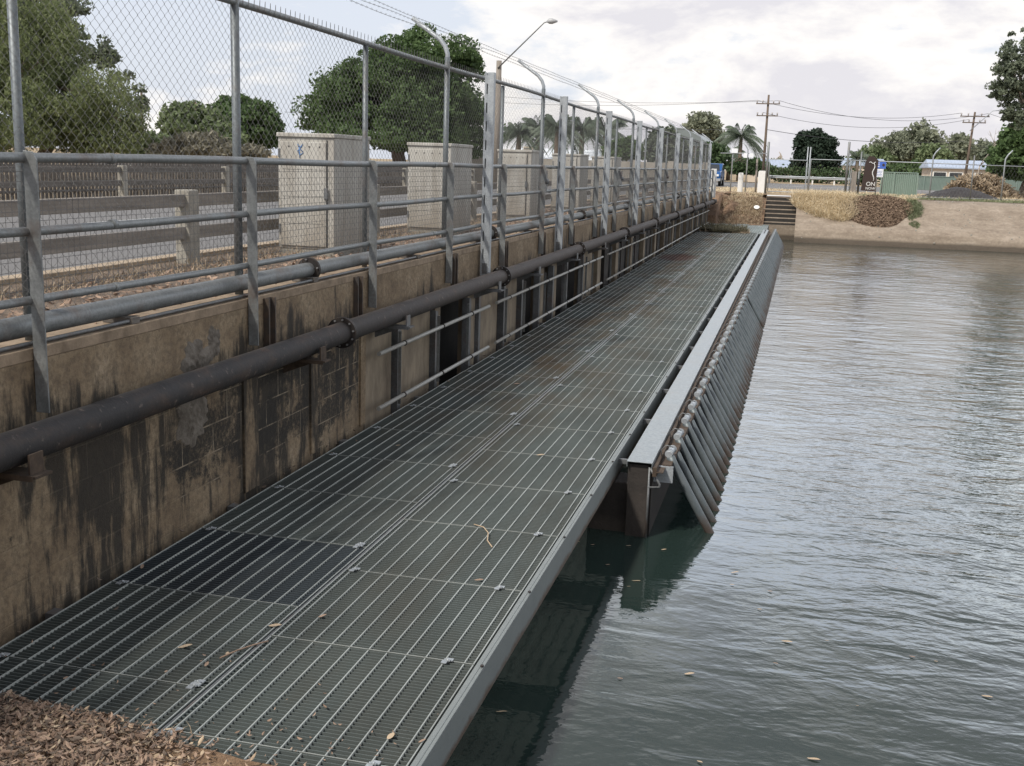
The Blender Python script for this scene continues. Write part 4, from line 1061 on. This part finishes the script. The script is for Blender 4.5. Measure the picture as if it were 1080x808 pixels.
# ------------------------------------------------------------------ far bank: steps, soil, grass, rubble
t = thing('concrete_steps', 'short flight of dark concrete steps climbing the far bank', 'steps', (.7, 48, 0))
for k in range(7):
    z0 = .0+k*.185; y0 = 48.0+k*.36; mb = MB(); mb.box(-.28+k*.045, 1.46, y0, 51.2, z0-.25, z0+.125); mb.build('step', 'dark_conc' if False else 'bank', t, bevel=.012)
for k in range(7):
    z0 = .0+k*.185; y0 = 48.0+k*.36; mb = MB(); mb.box(-.27+k*.045, 1.45, y0-.004, y0-.001, z0-.06, z0+.09); mb.build('riser_strip', 'dark_conc', t)  # thin dark strip across the front of each step
def slope(u, v):
    x = -2.75+u*2.75; y = 46.6+v*4.6
    zz = .0+1.34*min(1, max(0, (y-47.3-(.5*u))/3.0))**.8
    if u < .25: zz = max(zz, min(1.2, .3+ (y-46.6)*.5))
    n = noise.noise(Vector((x*1.6, y*1.6, 2)))*.16+noise.noise(Vector((x*5, y*5, 2)))*.05
    return (x, y, zz+n*min(1, v*3+.3)-(.35 if v == 0 else 0))
V, F = grid(slope, 60, 70); struct(npmesh('bank_soil', V, F, 'soil', smooth=True))
def top_z(x, y):
    P = [(46.45, -.62), (46.62, -.12), (46.9, .06), (47.6, .34), (49.3, 1.18), (49.8, 1.30), (50.6, 1.315)]
    for (a, za), (b_, zb) in zip(P[:-1], P[1:]):
        if a <= y <= b_: return za+(zb-za)*(y-a)/(b_-a)
    return 1.315 if y > 50 else -.6
# brown bark heap and straw
def heap(x0, x1, y0, y1, h, mname, name, label, seed):
    def fn(u, v):
        x = x0+(x1-x0)*u; y = y0+(y1-y0)*v; e = max(-.5, 1-((2*u-1)**2+(2*v-1)**2)*(1.15+.8*noise.noise(Vector((u*2.2, v*2.2, seed)))))
        n = noise.noise(Vector((x*1.3, y*1.3, seed)))*.35+noise.noise(Vector((x*6, y*6, seed)))*.22+noise.noise(Vector((x*16, y*16, seed)))*.1
        return (x, y, top_z(x, y)-.02+h*.5*e*(1+n))
    V, F = grid(fn, 70, 50); o = npmesh(name, V, F, mname, smooth=False); o['kind'] = 'stuff'; o['label'] = label; o['category'] = 'heap'; return fn
M['mulch_base'] = mat('mulch_ground', rough=.95, build=soil_b((.08, .05, .033), (.17, .115, .08), (.30, .22, .155), 6))
_h = heap(3.0, 6.75, 46.95, 50.3, .42, 'mulch_base', 'bark_mulch', 'brown bark mulch heap spilling down the concrete bank', 3)
def hfn(x, y): return _h((x-3.0)/3.75, (y-46.95)/3.35)[2]
def hpt():
    while True:
        u, v = random.random(), random.random(); x, y = 3.0+3.75*u, 46.95+3.35*v
        if hfn(x, y) > top_z(x, y)+.0: return x, y
leaves(6500, lambda: (lambda x, y: (x, y, hfn(x, y)+random.uniform(.0, .07)))(*hpt()), .10, 'mulch', 'bark_chips', 'loose bark chips on the brown mulch heap', .8)
def stz(x, y): return top_z(x, y)
strands(9000, (1.2, 4.1, 47.2, 50.7, stz), .46, 'straw', 'dry_grass', 'tall clump of pale dry grass beside the concrete steps', .011, .8, 1.3)
strands(4200, (3.0, 6.8, 48.6, 50.9, stz), .25, 'straw', 'dry_grass', 'dry orange grass along the top of the mulch heap', .011, .9, 4.1)
strands(2600, (-1.7, -.2, 48.2, 51, lambda x, y: min(1.28, (y-47.5)*.47)), .16, 'straw', 'dry_grass', 'short dry grass left of the concrete steps', .01, .6)
strands(5200, (-2.7, -.1, 46.9, 49.9, lambda x, y: min(1.2, (y-47.3)*.45)), .16, 'brush', 'dead_weeds', 'brown dead weeds on the soil at the far end of the walkway', .011, 1.0)
strands(3200, (1.7, 5.2, 50.3, 51.8, 1.30), .28, 'weed', 'green_weeds', 'grey-green weeds in front of the far gate', .014, .7)
strands(1100, (6.15, 7.0, 47.8, 49.9, stz), .26, 'weed', 'green_weeds', 'grey-green weed tuft at the right end of the mulch heap', .012, .9, 2.7)
strands(260, (6.3, 6.8, 47.1, 47.8, stz), .14, 'weed', 'green_weeds', 'small dark weed tuft low on the concrete bank', .012, .9, .6)
strands(6000, (5.5, 24, 51.5, 54.5, 1.30), .22, 'weed', 'green_weeds', 'band of grey-green weeds along the far fence', .014, .8)
strands(9000, (-3, 30, 55, 68, 1.30), .16, 'straw', 'dry_grass', 'pale dry verge grass behind the far fence', .016, .7)
mb = MB(); mb.add([(6.6, 50.65, 1.318), (62, 50.65, 1.318), (62, 51.6, 1.318), (6.6, 51.6, 1.318)], [(0, 1, 2, 3)]); struct(mb.build('gravel_track', 'path'))
mb = MB()
for k in range(240):
    x = 1.6+random.random()**.8*22; t_ = random.uniform(46.5, 49.9); z = top_z(x, t_); a = random.uniform(.015, .05)
    mb.prism([(x-a, z-.02), (x+a*.8, z-.02), (x+a*.6, z+a*.9), (x-a*.5, z+a*.7)], 'y', t_-a, t_+a)
o = mb.build('bank_rubble', 'post_conc'); o['kind'] = 'stuff'; o['label'] = 'small stones and crumbs lying on the concrete bank'; o['category'] = 'rubble'
# round white lid lying on the soil as litter
c = atY(798, 219, 48.7)
mb = MB(); mb.tube([(c[0], c[1], c[2]-.0), (c[0], c[1]-.02, c[2]+.025)], [.11, .13], 16); mb.tube([(c[0], c[1]-.021, c[2]+.026), (c[0], c[1]-.024, c[2]+.03)], [.07, .07], 12)
tag(mb.build('white_lid', 'white'), 'round white lid lying on the soil left of the concrete steps', 'plate')

# debris on the walkway far end
def debz(x, y): return .005
strands(4200, (-2.25, -.45, 39.2, 42.0, .03), .36, 'debris', 'weed_debris', 'heap of weeds and twigs washed onto the far end of the walkway', .016, 1.6, 2.2)
strands(500, (-2.2, -.3, 39.4, 40.4, .005), .28, 'brush', 'twig_debris', 'brown twigs under the weed heap at the far end of the walkway', .012, 2.5)

# ------------------------------------------------------------------ far fence, gate and small things
Yf = 53.0
t = thing('pipe_fence', 'grey pipe fence with bent posts along the top of the far bank', 'fence', (10, Yf, GZ))
def pf(px, py0, px1_, py1, r=.03, name='post', m_='galv_new', par=None, Y=Yf):
    a = atY(px, py0, Y); b_ = atY(px1_, py1, Y); return MB().tube([a, b_], r, 8).build(name, m_, par or t)
pf(896, 169, 1085, 176, .022, 'top_rail'); pf(905, 206.5, 1085, 211, .012, 'bottom_wire')
for (px, y0, y1) in ((983, 205, 165), (1059, 209, 168), (1135, 212, 172)):
    a = atY(px, y0, Yf); b_ = atY(px+1.5, y1, Yf); MB().tube([(b_[0], Yf, 1.2), (b_[0], Yf, b_[2]), (b_[0]+.1, Yf, b_[2]+.2), (b_[0]+.28, Yf, b_[2]+.42)], .034, 8).build('bent_post', 'galv_new', t)
for (px, y1, y0) in ((1028, 164, 202), (898, 178, 206), (906, 181, 206), (909, 160, 206)):
    b_ = atY(px, y1, Yf); MB().tube([(b_[0], Yf, 1.2), (b_[0], Yf, b_[2])], .032, 8).build('post', 'galv', t)
# diamond mesh on the far fence, coarse and faint
def farmesh(xa, xb, z0, z1, y, parent, p=.16):
    mb = MB(); n = int((xb-xa)/p)
    for i in range(n): 
        x = xa+i*p; h = z1-z0
        for sg in (0, 1):
            pts = []
            mb.tube([(x, y, z0), (x+(h*.5 if sg else -h*.5), y, z1)], .0022, 3, caps=False)
    mb.build('wire_mesh', 'wire', parent)
farmesh(X_at(905, Yf), 26, 1.35, 3.1, Yf, t)
tg = thing('double_gate', 'galvanised double gate between two tall posts above the concrete steps', 'gate', (X_at(853, 53), 53, GZ))
for (a_, b2) in ((812, 852), (855.5, 897)):
    lf = MB(); p0 = atY(a_, 168, 53); p1 = atY(b2, 168, 53); zt, zb = p0[2], 1.42
    lf.tube([(p0[0], 53, zb), (p0[0], 53, zt), (p1[0], 53, zt), (p1[0], 53, zb), (p0[0], 53, zb)], .025, 8); gl = lf.build('gate_leaf', 'galv_new', tg)
    farmesh(p0[0]+.4, p1[0]-.4, zb, zt, 53, gl, .16)
for px in (852.5, 855.3): 
    b_ = atY(px, 155, 53); MB().tube([(b_[0], 53.06, 1.25), (b_[0], 53.06, b_[2])], .028, 8).build('lock_stile', 'galv_new', tg)
for px, yt in ((811, 150), (896, 150)):
    b_ = atY(px, yt, 53); tag(MB().tube([(b_[0], 53, 1.1), (b_[0], 53, b_[2]), (b_[0], 53, b_[2]+.02)], [.058, .058, .03], 12).build('gate_post', 'galv'), 'tall grey gate post %s' % ('at the left end of the double gate' if px < 850 else 'at the right end of the double gate'), 'post')
b_ = atY(901.5, 181, 52.6); tag(MB().box(b_[0]-.12, b_[0]+.12, 52.5, 52.74, 1.1, b_[2]).build('wooden_post', 'pole_grey', bevel=.02), 'thick square weathered post beside the right gate post', 'post')
# left end of the far fence
t = thing('pipe_fence', 'short pipe fence with two small signs left of the double gate', 'fence', (X_at(788, 54), 54, GZ))
pf(760, 161.5, 811, 162, .022, 'top_rail', Y=54)
for px, yt, X_ in ((773, 161, 0), (789, 158, 0)):
    b_ = atY(px, yt, 54); MB().tube([(b_[0], 54, 1.2), (b_[0], 54, b_[2]), (b_[0]-.12, 54, b_[2]+.2), (b_[0]-.3, 54, b_[2]+.38)], .032, 8).build('bent_post', 'galv_new', t)
for x0_, x1_, ya, yb in ((771.5, 778, 156.5, 161.5), (784.5, 788, 161.5, 166.5), (790.5, 794.5, 161.5, 166)):
    a = atY(x0_, ya, 53.9); c = atY(x1_, yb, 53.9); MB().box(a[0], c[0], 53.9, 53.92, c[2], a[2]).build('sign_plate', 'white_sign', t)
for px, w, Y, yt, lab in ((781.5, .13, 55, 183, 'short white post left of the gate, farther from the pole'), (804, .2, 54, 181, 'thick white post right below the tall utility pole')):
    x = X_at(px, Y); zt = Z_at(px, yt, Y); mb = MB(); mb.box(x-w, x+w, Y-.1, Y+.1, 1.1, zt); mb.box(x-w*.85, x+w*.85, Y-.09, Y+.09, zt+.001, zt+.04)
    tag(mb.build('white_post', 'white', bevel=.02), lab, 'post')
# pole leaning timber beside
b_ = atY(800, 150, 54.4); tag(MB().tube([(X_at(797, 54.4, 200), 54.4, 1.1), (b_[0], 54.4, Z_at(800, 168, 54.4))], .05, 8).build('grey_stake', 'pole_grey'), 'thin grey stake beside the thick white post', 'stake')

# text helper: real letter meshes
def text(body, size, loc, parent, material, name='lettering', rot=(PI/2, 0, 0), align='CENTER'):
    cu = bpy.data.curves.new(name, 'FONT'); cu.body = body; cu.size = size; cu.align_x = align; cu.extrude = .002
    tmp = bpy.data.objects.new('tmp', cu); COL.objects.link(tmp); dg = bpy.context.evaluated_depsgraph_get(); me = bpy.data.meshes.new_from_object(tmp.evaluated_get(dg)); bpy.data.objects.remove(tmp)
    o = bpy.data.objects.new(name, me); COL.objects.link(o); me.materials.clear(); me.materials.append(M[material]); put(o, parent); o.location = loc; o.rotation_euler = rot; return o
# brown banner
a = atY(910.5, 171, 52.4); c = atY(922.5, 201.5, 52.4)
t = thing('banner', 'tall dark brown banner with a white wavy mark and white letters on the far fence', 'banner', ((a[0]+c[0])/2, 52.4, c[2]))
mb = MB(); nx = 8; vs = []; fs = []
mb.prism([(a[0], c[2]), (c[0], c[2]-.02), (c[0]+.05, a[2]+.1), (c[0]-.18, a[2]+.28), (a[0]+.24, a[2]+.30), (a[0]+.1, a[2]-.0)], 'y', 52.39, 52.42); mb.build('cloth', 'banner', t)
w = c[0]-a[0]; mb = MB()
pts = [(c[0]-.14+.045*math.sin(i*.9), 52.375, a[2]-.05-i*.085) for i in range(11)]; mb.tube(pts, [.012+.014*math.sin(i*PI/10) for i in range(11)], 5)
pts = [(a[0]+.28+i*.05, 52.375, a[2]-.02+.04*math.sin(i*1.3)) for i in range(7)]; mb.tube(pts, .016, 5); mb.build('wavy_mark', 'white', t)
text('ON', .27, (c[0]-.22, 52.375, c[2]+.24), t, 'white'); text('NOW', .17, (c[0]-.22, 52.375, c[2]+.06), t, 'white')
# blue and white sign
a = atY(923.5, 170, 56); c = atY(934, 178, 56); t = thing('road_sign', 'small blue sign over a white notice right of the brown banner', 'sign', ((a[0]+c[0])/2, 56, GZ))
MB().box(a[0], c[0], 55.97, 56, c[2], a[2]).build('blue_panel', 'sign_blue', t)
d = atY(931, 187, 56); MB().box(a[0]-.02, d[0], 55.97, 56, d[2], c[2]-.02).build('white_panel', 'white_sign', t)
mb = MB(); mb.tube([(c[0]-.12, 55.96, (a[2]+c[2])/2), (c[0]-.12, 55.965, (a[2]+c[2])/2)], .07, 12); mb.build('dark_disc', 'banner', t)
mb = MB()
for k in range(3): mb.box(a[0]+.05, a[0]+.22, 55.962, 55.968, c[2]+.08+k*.09, c[2]+.11+k*.09)
mb.build('small_marks', 'white_sign', t)
mb = MB()
for k in range(4): mb.box(a[0]+.04, d[0]-.05, 55.962, 55.968, d[2]+.06+k*.08, d[2]+.075+k*.08)
mb.build('small_print', 'sign_blue', t)
for px in (925, 931): x = X_at(px, 56); MB().tube([(x, 56.03, 1.2), (x, 56.03, a[2])], .025, 8).build('sign_post', 'galv', t)
# green sheet fence
def sheetfence(px0, px1, Y, ytop, label, m_, posts, Y1=None, z0=1.15):
    Y1 = Y1 or Y; xa, xb = X_at(px0, Y), X_at(px1, Y1); za = Z_at(px0, ytop, Y); t = thing('sheet_fence', label, 'fence', (xa, Y, GZ)); n = int((abs(xb-xa)+abs(Y1-Y))/.1); V = []; 
    mb = MB()
    for i in range(n):
        u0, u1, u2, u3 = (i/n, (i+.4)/n, (i+.5)/n, (i+.9)/n); q = [(u0, 0), (u1, 0), (u2, .035), (u3, .035), ((i+1)/n, 0)]
        for (a, da), (b_, db) in zip(q[:-1], q[1:]):
            pa = (xa+(xb-xa)*a, Y+(Y1-Y)*a+da); pb = (xa+(xb-xa)*b_, Y+(Y1-Y)*b_+db); mb.add([(*pa, z0), (*pb, z0), (*pb, za), (*pa, za)], [(0, 1, 2, 3)])
    mb.build('sheet', m_, t)
    mb = MB(); mb.tube([(xa, Y, za+.02), (xb, Y1, za+.02)], .03, 4, smooth=False); mb.build('cap_rail', m_, t)
    for u in posts: x, y = xa+(xb-xa)*u, Y+(Y1-Y)*u; MB().box(x-.04, x+.04, y-.05, y-.01, z0, za+.04).build('post', m_, t)
sheetfence(930, 968, 63, 182, 'bright green corrugated sheet fence right of the banner', 'green_fence', (0, .35, 1))
sheetfence(969, 1100, 92, 186, 'long dull green sheet fence behind the dark mound', 'green_far', (.05, .3, .55, .8, 1))
# dark mound
t0 = atY(1020, 206, 58)
def md(u, v):
    x = X_at(973, 58)+(X_at(1064, 58)-X_at(973, 58))*u; y = 57+v*4.5; e = max(0, math.sin(PI*u))**.8*max(0, 1-(2*v-1)**2)
    prof = min(1, u/.45)*min(1, (1-u)/.42); return (x, y, 1.28+.60*e*prof**.3*(1+.12*noise.noise(Vector((x*1.2, y*1.2, 1))))+.05*noise.noise(Vector((x*4, y*4, 1))))
V, F = grid(md, 80, 30); o = npmesh('dark_mound', V, F, 'tarp', smooth=True); tag(o, 'low black mound of covered material behind the far fence', 'mound')
# brushwood heap
b = base_at(1030, 66); P, _ = crown_pts([(X_at(1031, 66), 66, 1.75, 1.5, 1.1, .85), (X_at(1050, 66), 66, 1.5, 1.1, 1.0, .5), (X_at(1016, 66), 66, 1.5, .8, 1.0, .5)], 260, .34, 46); V, F = quads(P, .09, 4.0)
tag(npmesh('brushwood_pile', V, F, 'brush'), 'pile of dry brown brushwood behind the black mound', 'brush pile')
b = base_at(1075, 64); P, _ = crown_pts([(X_at(1075, 66), 66, 1.3, 2.0, 1.0, .35)], 120, .25, 40); V, F = quads(P, .08, 4.0)
tag(npmesh('brushwood_pile', V, F, 'brush'), 'lower brushwood pile at the right edge behind the far fence', 'brush pile')
# guard rail across the road
t = thing('guard_rail', 'pale metal guard rail along the far side of the cross road', 'guard rail', (X_at(850, 106), 106, GZ))
xa, xb = X_at(812, 106), X_at(900, 106)
MB().prism([(106, 1.75), (105.95, 1.82), (106, 1.88), (105.95, 1.95), (106, 2.02), (106.05, 2.02), (106.05, 1.75)], 'x', xa, xb).build('rail', 'galv_new', t)
k = xa
while k < xb: MB().box(k-.07, k+.07, 106.06, 106.2, 1.2, 2.05).build('post', 'white', t); k += 2.0
# beige low wall left of pole
MBx = MB().box(X_at(789, 108), X_at(797, 108), 108, 108.3, 1.2, Z_at(790, 176.5, 108)); tag(MBx.build('low_wall', 'cream'), 'short cream wall across the road left of the tall utility pole', 'wall')
# blue car seen through the fence end
def car():
    x = X_at(749, 74); Y = 74.; t = thing('parked_car', 'blue and silver car parked beyond the end of the handrail', 'car', (x, Y, GZ))
    prof = [(-2.1, .35), (-2.15, .75), (-1.95, .95), (-1.1, 1.05), (-.45, 1.5), (.9, 1.52), (1.6, 1.1), (2.1, 1.0), (2.15, .4)]
    V = []; F = []
    mb = MB(); mb.prism([(Y+a, GZ+b_) for a, b_ in prof], 'x', x-.85, x+.85); mb.build('body', 'car_blue', t, bevel=.06)
    mb = MB(); mb.prism([(Y-1.0, GZ+1.06), (Y-.45, GZ+1.42), (Y+.85, GZ+1.44), (Y+1.4, GZ+1.1)], 'x', x-.858, x+.858); mb.build('side_window', 'glass', t)
    mb = MB(); mb.add([(x-.7, Y-1.1, GZ+1.06), (x+.7, Y-1.1, GZ+1.06), (x+.62, Y-.53, GZ+1.46), (x-.62, Y-.53, GZ+1.46)], [(0, 1, 2, 3)]); mb.build('windscreen', 'glass', t)
    for sx in (-.78, .78):
        for sy in (-1.35, 1.35):
            mb = MB(); mb.tube([(x+sx-.1, Y+sy, GZ+.33), (x+sx+.1, Y+sy, GZ+.33)], .33, 20); w = mb.build('wheel', 'tyre', t); mb = MB(); mb.tube([(x+sx-.105, Y+sy, GZ+.33), (x+sx+.105, Y+sy, GZ+.33)], .19, 12); mb.build('rim', 'car_silver', w)
        mb = MB(); mb.box(x+sx*.75-.14, x+sx*.75+.14, Y-2.17, Y-2.12, GZ+.66, GZ+.8); mb.build('headlight', 'white_sign', t)
    mb = MB(); mb.box(x-.86, x+.86, Y-2.2, Y-2.1, GZ+.35, GZ+.52); mb.build('bumper', 'car_silver', t)
car()

# ------------------------------------------------------------------ bits on the walkway and on the water
def leafobj(name, x, y, z, s, rot, mname, label, grp, asp=.35, cat='leaf'):
    mb = MB(); n = 7; up = []; 
    for i in range(n+1):
        u = i/n; w = math.sin(PI*u)**.8*asp*.5; up.append((u-.5, w))
    vs = [(a*s, b_*s, .004+.03*s*math.sin(a*5)) for a, b_ in up]+[(a*s, -b_*s, .004+.03*s*math.sin(a*5+.5)) for a, b_ in up[1:-1]][::-1]
    mb.add(vs, [tuple(range(len(vs)))]); o = mb.build(name, mname); o.location = (x, y, z); o.rotation_euler = (0, 0, rot); tag(o, label, cat, grp); return o
def onz(px, py, z):
    d = ray(px, py); t_ = (z-CP[2])/d[2]; return CP+t_*d
fl = [(608, 572), (625, 575), (663, 576), (700, 580), (641, 596), (663, 619), (671, 613), (640, 644), (531, 691), (529, 751), (654, 716), (772, 617), (775, 604), (812, 624), (801, 643), (830, 677), (818, 700), (738, 804), (858, 801), (989, 658), (987, 698), (1041, 735), (962, 693), (872, 676), (727, 711), (945, 600), (904, 745)]
for i, (px, py) in enumerate(fl):
    p = onz(px, py, WZ+.003)
    leafobj('floating_leaf', p[0], p[1], WZ+.004, random.uniform(.02, .045) if i % 3 else random.uniform(.05, .08), random.uniform(-.5, .5), 'litter2' if i % 3 != 1 else 'litter', 'small dry leaf floating on the dark near water', 'leaves floating on the water', random.uniform(.15, .4))
dk = [(195, 682), (218, 701), (412, 777), (445, 782), (290, 660), (505, 612), (240, 690), (340, 650), (570, 480), (150, 598), (420, 470), (545, 405)]
for i, (px, py) in enumerate(dk):
    p = onz(px, py, .006)
    leafobj('fallen_leaf', p[0], p[1], .006, random.uniform(.04, .08), random.uniform(0, 3), 'litter' if i % 2 else 'litter2', 'single dead leaf lying on the grating', 'dead leaves lying on the grating', random.uniform(.25, .5))
mb = MB(); pts = [onz(px, py, .012) for px, py in ((500, 553), (510, 556), (515, 562), (514, 570), (519, 577))]; mb.tube(pts, .004, 6)
tag(mb.build('twig', 'litter2'), 'curved pale twig lying on the grating', 'twig')
mb = MB(); mb.tube([onz(px, py, .012) for px, py in ((232, 694), (250, 686), (268, 680), (283, 676))], .004, 6)
tag(mb.build('twig', 'litter'), 'thin brown twig across the grating seam near the leaf litter', 'twig')

# ------------------------------------------------------------------ light and sky
SUN_EL, SUN_AZ = R_(50), R_(212)     # azimuth measured clockwise from +Y; the sun stands behind and to the left
sd = Vector((math.sin(SUN_AZ)*math.cos(SUN_EL), math.cos(SUN_AZ)*math.cos(SUN_EL), math.sin(SUN_EL)))
l = bpy.data.lights.new('sun', 'SUN'); l.energy = 3.5; l.angle = R_(4); l.color = (1, .94, .85)
lo = bpy.data.objects.new('sun', l); COL.objects.link(lo); lo.rotation_euler = (-sd).to_track_quat('-Z', 'Y').to_euler(); lo.location = (0, 0, 30)
w = bpy.data.worlds.new('World'); S.world = w; w.use_nodes = True; nt = w.node_tree; H = NT(nt); bg = nt.nodes['Background']
sky = nt.nodes.new('ShaderNodeTexSky'); sky.sky_type = 'NISHITA'; sky.sun_disc = False; sky.sun_elevation = SUN_EL; sky.sun_rotation = SUN_AZ; sky.dust_density = 2.5; sky.air_density = 1.0; sky.ozone_density = 1.5
tc = nt.nodes.new('ShaderNodeTexCoord'); D = tc.outputs['Generated']; s = H.sep(D)
v = H.map(D, scale=(1, 1, 2.3), loc=(.35, .1, .22))
n1 = H.noise(v, 5.2, 12, .60, .2); n2 = H.noise(H.map(D, scale=(1, 1, 2.0), loc=(3, 2, 1)), 1.15, 3, .5)
az = H.math('ARCTAN2', s[0], s[1])
bias = H.range(az, -.60, -.05, -.19, .08)
low = H.range(s[2], .02, .10, .10, 0.)
dens = H.math('ADD', H.math('ADD', H.math('MULTIPLY', n1, 1.0), H.math('MULTIPLY', n2, .35)), H.math('ADD', bias, low))
m1 = H.math('MULTIPLY', H.range(dens, .61, .70, 0, 1), H.range(s[2], .36, .62, 1, .45))  # cloud thinned higher up to darken what the near water reflects
shade = H.noise(H.map(D, scale=(1, 1, 2.8), loc=(.38, .1, .17)), 8.0, 10, .62)
edge = H.range(dens, .64, .86, 1, 0)
k = H.math('ADD', H.math('MULTIPLY', edge, .55), H.math('MULTIPLY', shade, .75))
cc = H.mix(H.range(k, .42, .72, 0, 1), (7.3, 7.1, 7.45), (9.7, 9.35, 9.0))
hi = H.math('ADD', 1.0, H.math('MULTIPLY', H.math('MULTIPLY', H.range(s[2], .165, .32, 0, 2.6), H.range(s[2], .47, .27, .0, 1)), H.range(s[1], -.2, .5, .1, 1)))  # brighter cloud band added above the frame ahead to lift the water reflections
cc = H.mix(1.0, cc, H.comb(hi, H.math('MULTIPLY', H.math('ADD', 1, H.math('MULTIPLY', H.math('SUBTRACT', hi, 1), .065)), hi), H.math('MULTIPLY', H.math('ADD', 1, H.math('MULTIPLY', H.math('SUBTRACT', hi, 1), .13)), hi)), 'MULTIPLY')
hz = H.mix(H.mix(H.range(s[2], .3, .6, 0, 1), (.8, .8, .8), (.25, .25, .25)), sky.outputs[0], (7.7, 8.1, 9.0))
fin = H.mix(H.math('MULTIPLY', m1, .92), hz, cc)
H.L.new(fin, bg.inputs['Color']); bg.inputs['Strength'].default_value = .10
S.view_settings.view_transform = 'Standard'; S.view_settings.look = 'None'; S.view_settings.exposure = 0.17; S.view_settings.gamma = 1
S.render.engine = 'CYCLES'
